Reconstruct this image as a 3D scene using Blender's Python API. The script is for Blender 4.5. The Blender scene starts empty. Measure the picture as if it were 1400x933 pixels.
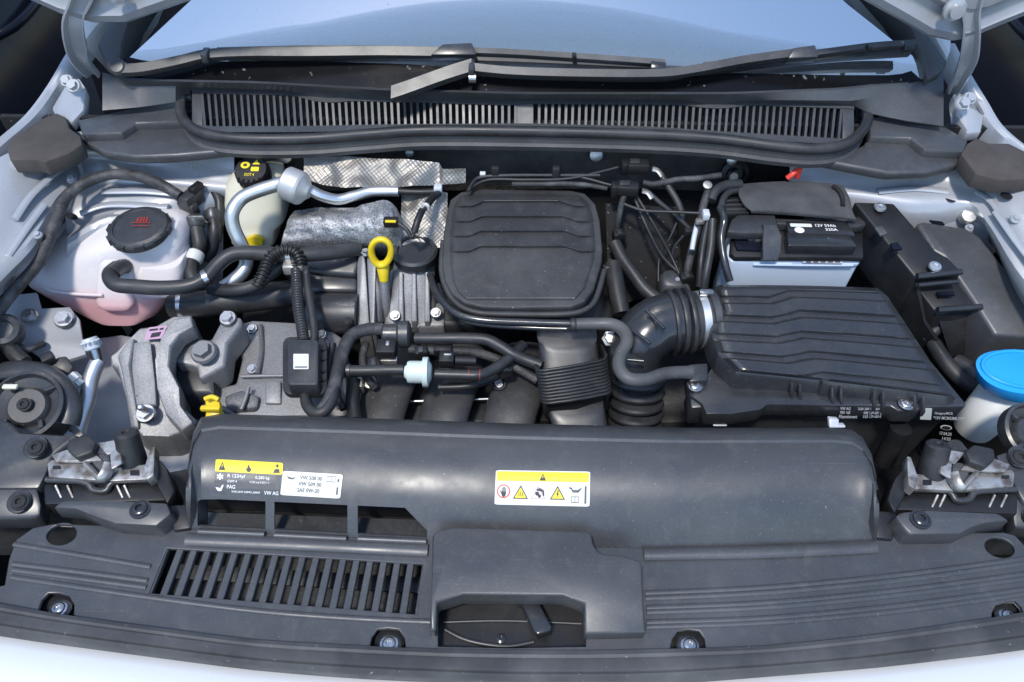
import bpy, bmesh, math, random
from mathutils import Vector, Matrix
from math import radians as RAD, sin, cos, pi, sqrt
random.seed(7)
S = bpy.context.scene
COL = S.collection

# ------------------------------------------------------------------ camera
TH, ROLL, FPX = RAD(50), RAD(0.65), 1018.0
CAM = Vector((-.017, -.368, .918))
FW = Vector((0, cos(TH), -sin(TH))); U0 = Vector((0, sin(TH), cos(TH))); R0 = Vector((1, 0, 0))
RT = R0*cos(ROLL) + U0*sin(ROLL); UP = U0*cos(ROLL) - R0*sin(ROLL)
cd = bpy.data.cameras.new('camera'); cam = bpy.data.objects.new('camera', cd); COL.objects.link(cam)
cd.sensor_fit = 'HORIZONTAL'; cd.sensor_width = 36; cd.lens = FPX*36/1400
cd.clip_start = .02; cd.clip_end = 500
m = Matrix.Identity(4)
for i, v in enumerate((RT, UP, -FW)):
    for j in range(3): m[j][i] = v[j]
m.translation = CAM
cam.matrix_world = m
S.camera = cam

# ------------------------------------------------------------------ light
SUN_EL, SUN_AZ = RAD(66), RAD(205)         # azimuth: clockwise from +Y
w = bpy.data.worlds.new('World'); S.world = w; w.use_nodes = True
nt = w.node_tree; nt.nodes.clear()
sky = nt.nodes.new('ShaderNodeTexSky'); sky.sky_type = 'NISHITA'; sky.sun_disc = False
sky.sun_elevation = SUN_EL; sky.sun_rotation = SUN_AZ
sky.air_density = 1.3; sky.dust_density = .4; sky.ozone_density = 3.0
bgn = nt.nodes.new('ShaderNodeBackground'); bgn.inputs[1].default_value = .13
out = nt.nodes.new('ShaderNodeOutputWorld')
nt.links.new(sky.outputs[0], bgn.inputs[0]); nt.links.new(bgn.outputs[0], out.inputs[0])
sd = bpy.data.lights.new('sun', 'SUN'); sd.energy = 1.7; sd.angle = RAD(7); sd.color = (1, .95, .87)
sun = bpy.data.objects.new('sun', sd); COL.objects.link(sun)
sdir = Vector((sin(SUN_AZ)*cos(SUN_EL), cos(SUN_AZ)*cos(SUN_EL), sin(SUN_EL)))
sun.rotation_euler = sdir.to_track_quat('Z', 'Y').to_euler(); sun.location = sdir*20
S.view_settings.view_transform = 'Standard'; S.view_settings.look = 'None'
S.view_settings.exposure = .92; S.view_settings.gamma = 1; S.view_settings.use_curve_mapping = False

# ------------------------------------------------------------------ from photograph to place
def ray(px, py): return FW + RT*((px-700)/FPX) + UP*((466.5-py)/FPX)
def P(px, py, z):
    d = ray(px, py); return CAM + d*((z-CAM.z)/d.z)
def Y(px, py, y):
    d = ray(px, py); return CAM + d*((y-CAM.y)/d.y)
def PL(px, py, o, n):
    d = ray(px, py); return CAM + d*((o-CAM).dot(n)/d.dot(n))
def V(p): return p if isinstance(p, Vector) else P(*p)
def interp(x, xs, ys):
    if x <= xs[0]: return ys[0]
    for i in range(len(xs)-1):
        if x <= xs[i+1]:
            return ys[i] + (ys[i+1]-ys[i])*(x-xs[i])/(xs[i+1]-xs[i])
    return ys[-1]

# ------------------------------------------------------------------ materials
MATS = {}
def mat(name, col, rough=.5, metal=0., var=None, bump=None, speck=None, rvar=.12, coat=0., spec=.5, sss=0., trans=0., ior=1.5, alpha=1., worn=None):
    """var=(scale,colour2,lo,hi)  bump=(scale,strength,dist)  speck=(scale,colour,threshold)"""
    M = bpy.data.materials.new(name); M.use_nodes = True; MATS[name] = M
    T = M.node_tree; N = T.nodes; L = T.links
    b = N['Principled BSDF']
    c4 = lambda c: (c[0], c[1], c[2], 1)
    b.inputs['Base Color'].default_value = c4(col); b.inputs['Roughness'].default_value = rough
    b.inputs['Metallic'].default_value = metal; b.inputs['Coat Weight'].default_value = coat
    b.inputs['Coat Roughness'].default_value = .08
    b.inputs['Specular IOR Level'].default_value = spec; b.inputs['IOR'].default_value = ior
    b.inputs['Transmission Weight'].default_value = trans
    if sss:
        b.inputs['Subsurface Weight'].default_value = sss; b.inputs['Subsurface Radius'].default_value = (.02, .02, .02); b.inputs['Subsurface Scale'].default_value = .5
    tc = N.new('ShaderNodeTexCoord')
    def noise(scale, det=4, rough_=.6):
        n = N.new('ShaderNodeTexNoise'); n.inputs['Scale'].default_value = scale; n.inputs['Detail'].default_value = det
        n.inputs['Roughness'].default_value = rough_; L.new(tc.outputs['Object'], n.inputs['Vector']); return n.outputs[0]
    def ramp(s, lo, hi):
        r = N.new('ShaderNodeMapRange'); r.inputs[1].default_value = lo; r.inputs[2].default_value = hi; r.clamp = True
        L.new(s, r.inputs[0]); return r.outputs[0]
    def mix(f, a, c):
        x = N.new('ShaderNodeMix'); x.data_type = 'RGBA'; L.new(f, x.inputs[0])
        if isinstance(a, tuple): x.inputs[6].default_value = c4(a)
        else: L.new(a, x.inputs[6])
        x.inputs[7].default_value = c4(c); return x.outputs[2]
    cur = col
    if var:
        cur = mix(ramp(noise(var[0]), var[2], var[3]), cur, var[1])
    if speck:
        cur = mix(ramp(noise(speck[0], 2, .5), speck[2], speck[2]+.04), cur, speck[1])
    if worn:       # dusty smears, water marks and fine scratches: (amount, dust colour)
        mp = N.new('ShaderNodeMapping'); mp.inputs['Rotation'].default_value = (.3, .2, .5); mp.inputs['Scale'].default_value = (9, 420, 60); L.new(tc.outputs['Object'], mp.inputs[0])
        sn = N.new('ShaderNodeTexNoise'); sn.inputs['Scale'].default_value = 1; sn.inputs['Detail'].default_value = 2; L.new(mp.outputs[0], sn.inputs['Vector'])
        def scaled(s, k):
            q = N.new('ShaderNodeMath'); q.operation = 'MULTIPLY'; q.inputs[1].default_value = k; L.new(s, q.inputs[0]); return q.outputs[0]
        d1 = N.new('ShaderNodeTexNoise'); d1.inputs['Scale'].default_value = 34; d1.inputs['Detail'].default_value = 8; d1.inputs['Roughness'].default_value = .7; d1.inputs['Distortion'].default_value = .6
        L.new(tc.outputs['Object'], d1.inputs['Vector'])
        vo = N.new('ShaderNodeTexVoronoi'); vo.feature = 'DISTANCE_TO_EDGE'; vo.inputs['Scale'].default_value = 60; L.new(tc.outputs['Object'], vo.inputs['Vector'])
        cur = mix(scaled(ramp(d1.outputs[0], .52, .80), worn[0]*.6), cur, worn[1])
        cur = mix(scaled(ramp(sn.outputs[0], .70, .76), worn[0]*.45), cur, worn[1])
        cur = mix(scaled(ramp(noise(330, 2), .60, .70), worn[0]*.55), cur, worn[1])
    if not isinstance(cur, tuple): L.new(cur, b.inputs['Base Color'])
    if rvar:
        r = N.new('ShaderNodeMapRange'); r.inputs[1].default_value = .3; r.inputs[2].default_value = .7
        r.inputs[3].default_value = max(0, rough-rvar); r.inputs[4].default_value = min(1, rough+rvar)
        L.new(noise(14, 6), r.inputs[0]); L.new(r.outputs[0], b.inputs['Roughness'])
    if bump:
        bp = N.new('ShaderNodeBump'); bp.inputs['Strength'].default_value = bump[1]; bp.inputs['Distance'].default_value = bump[2]
        L.new(noise(bump[0], 3), bp.inputs['Height']); L.new(bp.outputs[0], b.inputs['Normal'])
    return M

DUST = (.13, .13, .135)
mat('plastic', (.030, .031, .034), .38, var=(9, (.05, .052, .056), .45, .75), spec=.7, worn=(.45, (.15, .15, .15)), bump=(900, .10, .0006), speck=(260, (.22, .22, .22), .745))
mat('panel', (.046, .048, .052), .42, var=(6, (.07, .072, .077), .42, .75), spec=.7, worn=(.46, (.17, .165, .16)), bump=(1100, .16, .0006), speck=(230, (.22, .22, .22), .75))
mat('box_plastic', (.026, .027, .030), .31, var=(9, (.042, .043, .046), .45, .75), spec=.7, bump=(700, .06, .0005), worn=(.3, (.13, .13, .13)), speck=(260, (.25, .25, .25), .75))
mat('cover_plastic', (.030, .030, .032), .52, var=(12, (.055, .055, .056), .42, .72), bump=(1000, .2, .0008), worn=(.55, (.13, .125, .12)), speck=(210, (.3, .3, .3), .73))
mat('plastic_smooth', (.022, .023, .026), .22, var=(11, (.04, .042, .046), .5, .8), spec=.7, worn=(.2, (.12, .12, .12)), bump=(500, .05, .0005))
mat('dark_plastic', (.013, .013, .0145), .45, var=(12, (.035, .035, .036), .5, .8), bump=(700, .1, .0006), speck=(240, (.2, .2, .2), .76))
mat('fabric', (.040, .041, .044), .85, var=(14, (.085, .086, .09), .4, .7), bump=(420, .5, .0015))
mat('rubber', (.022, .023, .025), .46, worn=(.3, (.12, .12, .12)), var=(14, (.05, .05, .052), .45, .75), bump=(600, .12, .0006))
mat('seal', (.05, .051, .053), .55, var=(8, (.11, .11, .11), .42, .72), bump=(300, .25, .001), speck=(150, (.2, .2, .2), .72))
mat('foam', (.058, .05, .047), .95, var=(20, (.08, .07, .066), .4, .7), bump=(420, .5, .0015), speck=(120, (.25, .22, .2), .75))
mat('insulation', (.05, .046, .042), .95, var=(16, (.095, .088, .078), .4, .7), bump=(160, .8, .004))
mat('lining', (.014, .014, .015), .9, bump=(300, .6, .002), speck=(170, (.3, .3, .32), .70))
mat('paint', (.42, .435, .465), .30, .2, worn=(.22, (.20, .19, .18)), var=(5, (.35, .365, .39), .45, .8), coat=.5, rvar=.06, speck=(120, (.36, .36, .37), .74))
mat('paint_clean', (.66, .67, .68), .28, .1, coat=.8, rvar=.04)
mat('paint_bay_shaded', (.35, .36, .38), .40, .15, worn=(.25, (.16, .15, .14)), var=(7, (.24, .25, .28), .42, .75), coat=.25, rvar=.08, bump=(40, .12, .002))  # body paint toned darker, standing in for shade in bay and under hood
mat('dark_metal', (.03, .03, .032), .55, .4, var=(20, (.06, .06, .06), .4, .7), bump=(120, .5, .002))
mat('cast', (.29, .29, .295), .50, .5, var=(340, (.20, .20, .205), .40, .68), bump=(620, .45, .0012), worn=(.30, (.13, .125, .12)))
mat('cast_dark', (.15, .153, .16), .5, .5, var=(340, (.085, .085, .09), .40, .68), bump=(620, .45, .0012), worn=(.35, (.07, .065, .06)))
mat('stipple', (.46, .465, .475), .36, .75, var=(300, (.16, .16, .165), .44, .66), bump=(420, .8, .002))
mat('alu', (.66, .67, .68), .40, .9, var=(25, (.5, .5, .51), .5, .8), bump=(60, .06, .001))
mat('satin', (.52, .525, .53), .46, .55, var=(30, (.60, .60, .61), .5, .8), bump=(160, .15, .001))
mat('steel', (.50, .50, .51), .34, 1., var=(60, (.25, .24, .23), .5, .75))
mat('zinc', (.62, .60, .56), .40, .85, var=(40, (.32, .27, .20), .5, .78), bump=(200, .2, .001))
mat('white_metal', (.46, .45, .44), .42, .6, var=(45, (.16, .13, .11), .46, .66), bump=(120, .3, .0015))
mat('white', (.66, .67, .65), .4, sss=.0, rvar=.05)
mat('paper', (.70, .71, .66), .45, var=(30, (.70, .72, .71), .5, .8), rvar=.05)
mat('print_dark', (.03, .03, .035), .5, rvar=0)
mat('print_grey', (.08, .085, .09), .5, rvar=0)
mat('print_white', (.82, .82, .82), .5, rvar=0)
mat('print_red', (.62, .06, .05), .5, rvar=0)
mat('faded_red', (.30, .035, .03), .5, rvar=0)
mat('print_pink', (.55, .34, .46), .5, rvar=0)
mat('yellow', (.80, .58, .02), .38, var=(40, (.66, .46, .02), .5, .8), rvar=.06)
mat('yellow_print', (.84, .66, .03), .45, rvar=.05)
mat('blue', (.02, .34, .80), .36, rvar=.05)
mat('red', (.70, .05, .03), .4)
mat('cream', (.68, .65, .52), .36, sss=.15, var=(9, (.60, .56, .42), .45, .8), rvar=.06)
mat('milky', (.55, .58, .62), .34, sss=.15, rvar=.06)
mat('pale_green', (.62, .70, .66), .4, rvar=.06)
mat('battery_case', (.58, .68, .80), .45, rvar=.08, var=(9, (.50, .60, .72), .4, .8))
mat('black_gloss', (.008, .010, .017), .22, spec=.15, coat=.0, rvar=.02)
mat('glass_black', (.006, .006, .007), .12, rvar=.03, spec=.2, speck=(95, (.14, .15, .13), .69))
mat('asphalt', (.05, .05, .052), .9, var=(60, (.075, .075, .075), .4, .7), bump=(160, .8, .006))
mat('tape', (.03, .03, .032), .6, var=(30, (.10, .10, .105), .45, .7), bump=(240, .8, .002))

mat('shield', (.30, .285, .262), .50, .75, var=(16, (.20, .185, .16), .46, .78), rvar=.08)

def tank_mat():        # milky tank wall, pink coolant standing inside up to its level
    M = mat('tank', (.76, .80, .80), .30, sss=.5, rvar=.05)
    T = M.node_tree; N = T.nodes; L = T.links; b = N['Principled BSDF']
    tc = [n for n in N if n.type == 'TEX_COORD'][0]
    sx = N.new('ShaderNodeSeparateXYZ'); L.new(tc.outputs['Object'], sx.inputs[0])
    mr = N.new('ShaderNodeMapRange'); mr.inputs[1].default_value = -.058; mr.inputs[2].default_value = -.024; L.new(sx.outputs[2], mr.inputs[0])
    mx = N.new('ShaderNodeMix'); mx.data_type = 'RGBA'; L.new(mr.outputs[0], mx.inputs[0])
    mx.inputs[6].default_value = (.80, .46, .49, 1); mx.inputs[7].default_value = (.73, .69, .695, 1)
    L.new(mx.outputs[2], b.inputs['Base Color'])
tank_mat()

def glass_mat():       # laminated windscreen over a dark cabin; gloss raised and tinted to brighten the reflection
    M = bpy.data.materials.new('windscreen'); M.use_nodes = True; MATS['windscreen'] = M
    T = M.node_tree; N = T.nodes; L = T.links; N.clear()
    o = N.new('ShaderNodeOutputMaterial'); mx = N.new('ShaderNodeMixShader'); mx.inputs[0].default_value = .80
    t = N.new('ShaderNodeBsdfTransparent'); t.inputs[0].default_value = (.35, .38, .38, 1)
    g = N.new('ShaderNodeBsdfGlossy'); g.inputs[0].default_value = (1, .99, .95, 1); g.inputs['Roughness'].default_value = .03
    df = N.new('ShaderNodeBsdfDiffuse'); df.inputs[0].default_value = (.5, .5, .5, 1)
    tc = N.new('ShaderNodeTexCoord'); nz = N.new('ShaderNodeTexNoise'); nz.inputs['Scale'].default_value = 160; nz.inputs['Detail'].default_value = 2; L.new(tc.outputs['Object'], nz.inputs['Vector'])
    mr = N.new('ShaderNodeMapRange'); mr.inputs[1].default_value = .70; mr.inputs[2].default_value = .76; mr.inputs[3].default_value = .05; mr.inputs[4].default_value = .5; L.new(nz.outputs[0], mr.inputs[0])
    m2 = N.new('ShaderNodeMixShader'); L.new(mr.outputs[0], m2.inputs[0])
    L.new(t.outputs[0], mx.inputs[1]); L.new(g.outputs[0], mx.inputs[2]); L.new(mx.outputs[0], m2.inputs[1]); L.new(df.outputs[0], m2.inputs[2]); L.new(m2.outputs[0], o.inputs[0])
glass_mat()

# ------------------------------------------------------------------ building helpers
def tag(o, label, cat, group=None, kind=None):
    o['label'] = label; o['category'] = cat
    if group: o['group'] = group
    if kind: o['kind'] = kind
    return o
EMP = []
def thing(name, label, cat, group=None):
    o = bpy.data.objects.new(name, None); COL.objects.link(o); o.empty_display_size = .02
    tag(o, label, cat, group); EMP.append(o); return o
def link(name, me, material, parent=None):
    o = bpy.data.objects.new(name, me); COL.objects.link(o)
    if material and not me.materials: me.materials.append(MATS[material])
    if parent: o.parent = parent
    return o
def fin(name, bm, material, parent=None, bevel=0, seg=2, ang=38, bang=25):
    bmesh.ops.remove_doubles(bm, verts=bm.verts, dist=1e-5)
    bmesh.ops.recalc_face_normals(bm, faces=bm.faces)
    if bevel:
        es = [e for e in bm.edges if len(e.link_faces) == 2 and e.calc_face_angle(0) > RAD(bang)]
        bmesh.ops.bevel(bm, geom=es, offset=bevel, segments=seg, affect='EDGES', profile=.5, clamp_overlap=True)
    me = bpy.data.meshes.new(name); bm.to_mesh(me); bm.free()
    for p in me.polygons: p.use_smooth = True
    me.set_sharp_from_angle(angle=RAD(ang))
    return link(name, me, material, parent)
def slab(name, pts, depth, material, parent=None, bevel=.003, taper=1., shift=(0, 0), seg=2):
    vs = [V(p) for p in pts]; bm = bmesh.new()
    c = sum(vs, Vector())/len(vs)
    a = [bm.verts.new(v) for v in vs]
    b = [bm.verts.new(Vector((c.x+(v.x-c.x)*taper+shift[0], c.y+(v.y-c.y)*taper+shift[1], v.z-depth))) for v in vs]
    n = len(vs)
    bm.faces.new(a); bm.faces.new(b[::-1])
    for i in range(n): bm.faces.new((a[i], b[i], b[(i+1) % n], a[(i+1) % n]))
    return fin(name, bm, material, parent, bevel, seg)
def extr(name, pts, vec, material, parent=None, bevel=.003, seg=2):
    """polygon (world or px,py,z points) extruded along vec"""
    vs = [V(p) for p in pts]; vec = Vector(vec); bm = bmesh.new()
    a = [bm.verts.new(v) for v in vs]; b = [bm.verts.new(v+vec) for v in vs]; n = len(vs)
    bm.faces.new(a); bm.faces.new(b[::-1])
    for i in range(n): bm.faces.new((a[i], b[i], b[(i+1) % n], a[(i+1) % n]))
    return fin(name, bm, material, parent, bevel, seg)
def crom(pts, n=6, closed=False):
    o = []; k = len(pts)
    for i in range(k if closed else k-1):
        if closed: p0, p1, p2, p3 = pts[i-1], pts[i], pts[(i+1) % k], pts[(i+2) % k]
        else: p0, p1, p2, p3 = pts[max(i-1, 0)], pts[i], pts[i+1], pts[min(i+2, k-1)]
        for j in range(n):
            t = j/n
            o.append(.5*((2*p1)+(p2-p0)*t+(2*p0-5*p1+4*p2-p3)*t*t+(3*p1-p0-3*p2+p3)*t*t*t))
    if not closed: o.append(pts[-1])
    return o
def rsample(pts, step):
    d = [0]
    for a, b in zip(pts, pts[1:]): d.append(d[-1]+(b-a).length)
    n = max(2, int(d[-1]/step)); o = []; j = 0
    for i in range(n+1):
        t = d[-1]*i/n
        while j < len(d)-2 and d[j+1] < t: j += 1
        f = (t-d[j])/max(1e-9, d[j+1]-d[j]); o.append(pts[j].lerp(pts[j+1], min(1, max(0, f))))
    return o
def tube(name, pts, r, material, parent=None, n=12, corr=None, flat=None, sub=6, straight=False):
    """swept tube; r number or list; corr=(pitch,amp) for corrugated hose; flat=(a,b) elliptic scale"""
    vs = [V(p) for p in pts]
    cs = vs if straight else crom(vs, sub)
    if corr: cs = rsample(cs, corr[0]/4)
    k = len(cs)
    bm = bmesh.new(); rings = []
    t0 = (cs[1]-cs[0]).normalized()
    nv = t0.cross(Vector((0, 0, 1)))
    if nv.length < .05: nv = t0.cross(Vector((0, 1, 0)))
    nv.normalize()
    for i, c in enumerate(cs):
        t = (cs[min(i+1, k-1)]-cs[max(i-1, 0)]).normalized()
        nv = (nv-t*nv.dot(t)).normalized(); bv = t.cross(nv)
        if isinstance(r, (list, tuple)):
            q = i/(k-1)*(len(r)-1); a = min(int(q), len(r)-2); rr = r[a]+(r[a+1]-r[a])*(q-a)
        else: rr = r
        if corr: rr *= (1+corr[1]) if i % 4 in (0, 1) else (1-corr[1])
        fx, fy = flat or (1, 1)
        rings.append([bm.verts.new(c+nv*rr*fx*cos(2*pi*j/n)+bv*rr*fy*sin(2*pi*j/n)) for j in range(n)])
    for a, b in zip(rings, rings[1:]):
        for j in range(n): bm.faces.new((a[j], a[(j+1) % n], b[(j+1) % n], b[j]))
    bm.faces.new(rings[0]); bm.faces.new(rings[-1][::-1])
    return fin(name, bm, material, parent, ang=50)
def lathe(name, o, axis, prof, material, parent=None, n=28, sx=1., ang=38):
    """prof: (radius,height) along axis from o"""
    o = V(o); axis = Vector(axis).normalized(); q = axis.to_track_quat('Z', 'Y'); bm = bmesh.new(); rings = []
    for r, h in prof:
        rings.append([bm.verts.new(o+q @ Vector((r*cos(2*pi*j/n)*sx, r*sin(2*pi*j/n), h))) for j in range(n)] if r > 1e-6 else [bm.verts.new(o+q @ Vector((0, 0, h)))])
    for a, b in zip(rings, rings[1:]):
        for j in range(n):
            if len(a) == 1 and len(b) == 1: continue
            if len(a) == 1: bm.faces.new((a[0], b[(j+1) % n], b[j]))
            elif len(b) == 1: bm.faces.new((a[j], a[(j+1) % n], b[0]))
            else: bm.faces.new((a[j], a[(j+1) % n], b[(j+1) % n], b[j]))
    if len(rings[0]) > 1: bm.faces.new(rings[0][::-1])
    if len(rings[-1]) > 1: bm.faces.new(rings[-1])
    return fin(name, bm, material, parent, ang=ang)
def box(name, c, s, material, parent=None, bevel=.002, rot=(0, 0, 0), seg=2):
    c = V(c); R = Matrix.Rotation(rot[2], 3, 'Z') @ Matrix.Rotation(rot[1], 3, 'Y') @ Matrix.Rotation(rot[0], 3, 'X')
    bm = bmesh.new(); bmesh.ops.create_cube(bm, size=1)
    for v in bm.verts: v.co = c + R @ Vector((v.co.x*s[0], v.co.y*s[1], v.co.z*s[2]))
    return fin(name, bm, material, parent, bevel, seg)
def sheet(name, rows, material, parent=None, thick=.003, skip=(), ang=40, flip=False):
    """grid of points; solid of that thickness towards -normal"""
    rows = [[V(p) for p in r] for r in rows]; bm = bmesh.new()
    g = [[bm.verts.new(p) for p in r] for r in rows]
    for i in range(len(g)-1):
        for j in range(len(g[0])-1):
            if (i, j) in skip: continue
            f = (g[i][j], g[i+1][j], g[i+1][j+1], g[i][j+1]); bm.faces.new(f[::-1] if flip else f)
    bm.normal_update()
    if thick:
        r = bmesh.ops.solidify(bm, geom=bm.faces[:], thickness=thick)
    return fin(name, bm, material, parent, ang=ang)
def smooth_rows(rows, nu=4, nv=4):
    """Catmull-Rom refine a grid of control points"""
    rows = [[V(p) for p in r] for r in rows]
    a = [crom(r, nu) for r in rows]
    cols = [crom(list(c), nv) for c in zip(*a)]
    return [list(r) for r in zip(*cols)]
def loft(name, secs, material, parent=None, n=36, ang=50):
    """secs: (centre Vector, rx, ry, exponent) horizontal superellipses from top to bottom"""
    bm = bmesh.new(); rings = []
    for c, rx, ry, e in secs:
        ring = []
        for j in range(n):
            a = 2*pi*j/n; ca, sa = cos(a), sin(a)
            ring.append(bm.verts.new(c+Vector((rx*abs(ca)**(2/e)*(1 if ca >= 0 else -1), ry*abs(sa)**(2/e)*(1 if sa >= 0 else -1), 0))))
        rings.append(ring)
    for a, b in zip(rings, rings[1:]):
        for j in range(n): bm.faces.new((a[j], b[j], b[(j+1) % n], a[(j+1) % n]))
    bm.faces.new(rings[0]); bm.faces.new(rings[-1][::-1])
    return fin(name, bm, material, parent, ang=ang)
def plate(name, outer, holes, z, thick, material, parent=None, bevel=.0015, zf=None):
    """flat plate with holes; points are (px,py) read on the plane z"""
    cu = bpy.data.curves.new('c', 'CURVE'); cu.dimensions = '2D'; cu.fill_mode = 'BOTH'
    cu.extrude = thick/2-bevel; cu.bevel_depth = bevel; cu.bevel_resolution = 1; cu.offset = -bevel
    for poly in [outer]+holes:
        s = cu.splines.new('POLY'); s.use_cyclic_u = True; s.points.add(len(poly)-1)
        for q, p in zip(s.points, poly):
            v = P(p[0], p[1], z); q.co = (v.x, v.y, 0, 1)
    ob = bpy.data.objects.new('c', cu); COL.objects.link(ob); bpy.context.view_layer.update()
    me = bpy.data.meshes.new_from_object(ob.evaluated_get(bpy.context.evaluated_depsgraph_get()))
    bpy.data.objects.remove(ob); bpy.data.curves.remove(cu); me.materials.clear(); me.name = name
    for v in me.vertices:
        v.co.z += z-thick/2
        if zf: v.co.z += zf(v.co.x, v.co.y)
    for p in me.polygons: p.use_smooth = True
    me.set_sharp_from_angle(angle=RAD(35))
    return link(name, me, material, parent)
def ell(cx, cy, rx, ry, rot=0, n=24):
    return [(cx+rx*cos(a)*cos(rot)-ry*sin(a)*sin(rot), cy+rx*cos(a)*sin(rot)+ry*sin(a)*cos(rot)) for a in [2*pi*i/n for i in range(n)]]
def rrect(u0, v0, u1, v1, r, n=5):
    o = []
    for cx, cy, a0 in ((u1-r, v0+r, -90), (u1-r, v1-r, 0), (u0+r, v1-r, 90), (u0+r, v0+r, 180)):
        for i in range(n+1):
            a = RAD(a0+90*i/n); o.append((cx+r*cos(a), cy+r*sin(a)))
    return o
# --- flat print: shapes given in 0..1 of a surface map f(u,v)
def fill2d(polys, f, name, material, parent, cuts=0):
    bm = bmesh.new()
    for p in polys:
        bm.faces.new([bm.verts.new((q[0], q[1], 0)) for q in p])
    if cuts:
        for k in range(1, cuts):
            bmesh.ops.bisect_plane(bm, geom=bm.verts[:]+bm.edges[:]+bm.faces[:], plane_co=(0, k/cuts, 0), plane_no=(0, 1, 0))
    bmesh.ops.triangulate(bm, faces=bm.faces[:])
    for v in bm.verts: v.co = f(v.co.x, v.co.y)
    me = bpy.data.meshes.new(name); bm.to_mesh(me); bm.free()
    return link(name, me, material, parent)
FCACHE = {}
def txt(s, f, bx, material, parent, name='lettering'):
    """built-in font, filled into the box (u0,v0,u1,v1); v grows downwards"""
    if s not in FCACHE:
        cu = bpy.data.curves.new('t', 'FONT'); cu.body = s; cu.resolution_u = 2; cu.offset = .012; cu.fill_mode = 'FRONT'
        ob = bpy.data.objects.new('t', cu); COL.objects.link(ob); bpy.context.view_layer.update()
        me = bpy.data.meshes.new_from_object(ob.evaluated_get(bpy.context.evaluated_depsgraph_get()))
        FCACHE[s] = ([v.co.copy() for v in me.vertices], [tuple(p.vertices) for p in me.polygons])
        bpy.data.objects.remove(ob); bpy.data.curves.remove(cu); bpy.data.meshes.remove(me)
    vs, fs = FCACHE[s]
    x0 = min(v.x for v in vs); x1 = max(v.x for v in vs); y0 = min(v.y for v in vs); y1 = max(v.y for v in vs)
    co = [f(bx[0]+(bx[2]-bx[0])*(v.x-x0)/(x1-x0), bx[3]-(bx[3]-bx[1])*(v.y-y0)/(y1-y0)) for v in vs]
    me = bpy.data.meshes.new(name); me.from_pydata([tuple(c) for c in co], [], fs)
    return link(name, me, material, parent)
def quadmap(tl, tr, br, bl, fn):
    """fn(px,py)->Vector"""
    def f(u, v):
        px = (tl[0]*(1-u)+tr[0]*u)*(1-v)+(bl[0]*(1-u)+br[0]*u)*v
        py = (tl[1]*(1-u)+tr[1]*u)*(1-v)+(bl[1]*(1-u)+br[1]*u)*v
        return fn(px, py)
    return f
# --- fasteners (shared meshes)
def _bolt_mesh():
    bm = bmesh.new()
    bmesh.ops.create_cone(bm, segments=20, cap_ends=True, radius1=1.25, radius2=1.1, depth=.3, matrix=Matrix.Translation((0, 0, .15)))
    bmesh.ops.create_cone(bm, segments=6, cap_ends=True, radius1=.86, radius2=.80, depth=.7, matrix=Matrix.Translation((0, 0, .62)))
    me = bpy.data.meshes.new('bolt'); bm.to_mesh(me); bm.free(); return me
def _screw_mesh():
    bm = bmesh.new(); prof = [(1.3, 0), (1.3, .16), (1.0, .2), (.95, .45), (.75, .6), (.42, .62), (.36, .3), (0, .3)]; rings = []; n = 20
    for r, h in prof: rings.append([bm.verts.new((r*cos(2*pi*j/n)*(1 if r > .5 else (1+.2*(j % 2))), r*sin(2*pi*j/n)*(1 if r > .5 else (1+.2*(j % 2))), h)) for j in range(n)] if r else [bm.verts.new((0, 0, h))])
    for a, b in zip(rings, rings[1:]):
        for j in range(n):
            bm.faces.new((a[j], a[(j+1) % n], b[(j+1) % n], b[j]) if len(b) > 1 else (a[j], a[(j+1) % n], b[0]))
    for f in bm.faces: f.smooth = True
    me = bpy.data.meshes.new('screw'); bm.to_mesh(me); bm.free(); me.set_sharp_from_angle(angle=RAD(40)); return me
BASE = {'bolt': _bolt_mesh(), 'screw': _screw_mesh()}
def fast(kind, p, r, material, parent, axis=(0, 0, 1), name=None):
    key = kind+material
    if key not in BASE: BASE[key] = BASE[kind].copy(); BASE[key].materials.append(MATS[material])
    o = bpy.data.objects.new(name or kind, BASE[key]); COL.objects.link(o); o.location = V(p); o.scale = (r, r, r)
    o.rotation_euler = (Vector(axis).to_track_quat('Z', 'Y') @ __import__('mathutils').Quaternion((0, 0, 1), random.uniform(0, 1))).to_euler()
    o.parent = parent; return o

# ================================================================== the setting
o = slab('ground', [Vector((-60, -60, -.95)), Vector((60, -60, -.95)), Vector((60, 60, -.95)), Vector((-60, 60, -.95))], .05, 'asphalt', bevel=0)
o['kind'] = 'structure'; o['label'] = 'dark asphalt ground under the car'

# ------------------------------------------------------------------ car body
SEAL_HI = ([-150, 0, 100, 350, 600, 800, 1050, 1200, 1400, 1550], [795, 826, 843, 876, 888, 890, 884, 868, 838, 805])
SEAL_LO = ([-150, 0, 100, 350, 490, 700, 900, 1050, 1200, 1400, 1550], [842, 870, 884, 917, 928, 938, 937, 925, 913, 889, 860])
PXS = list(range(-150, 1551, 50))
def spl(px, t):
    return sum(interp(px+d, *t) for d in (-40, -20, 0, 20, 40))/5
body = thing('car_body', 'pale silver painted car body shell framing the open engine bay', 'car body')
prof = [(.012, .0, -.012), (.0, 0, -.002), (-.012, 0, .0), (-.03, 0, -.001), (-.05, 0, -.004), (-.054, 0, -.007), (-.058, 0, -.012), (-.085, 0, -.03), (-.11, 0, -.08), (-.12, 0, -.2), (-.10, 0, -.5)]
rows = []
for dy, _, dz in prof:
    rows.append([P(px, spl(px, SEAL_LO), -.012)+Vector((0, dy, dz)) for px in PXS])
sheet('front_bumper', rows, 'paint_clean', body, .003)
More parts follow.
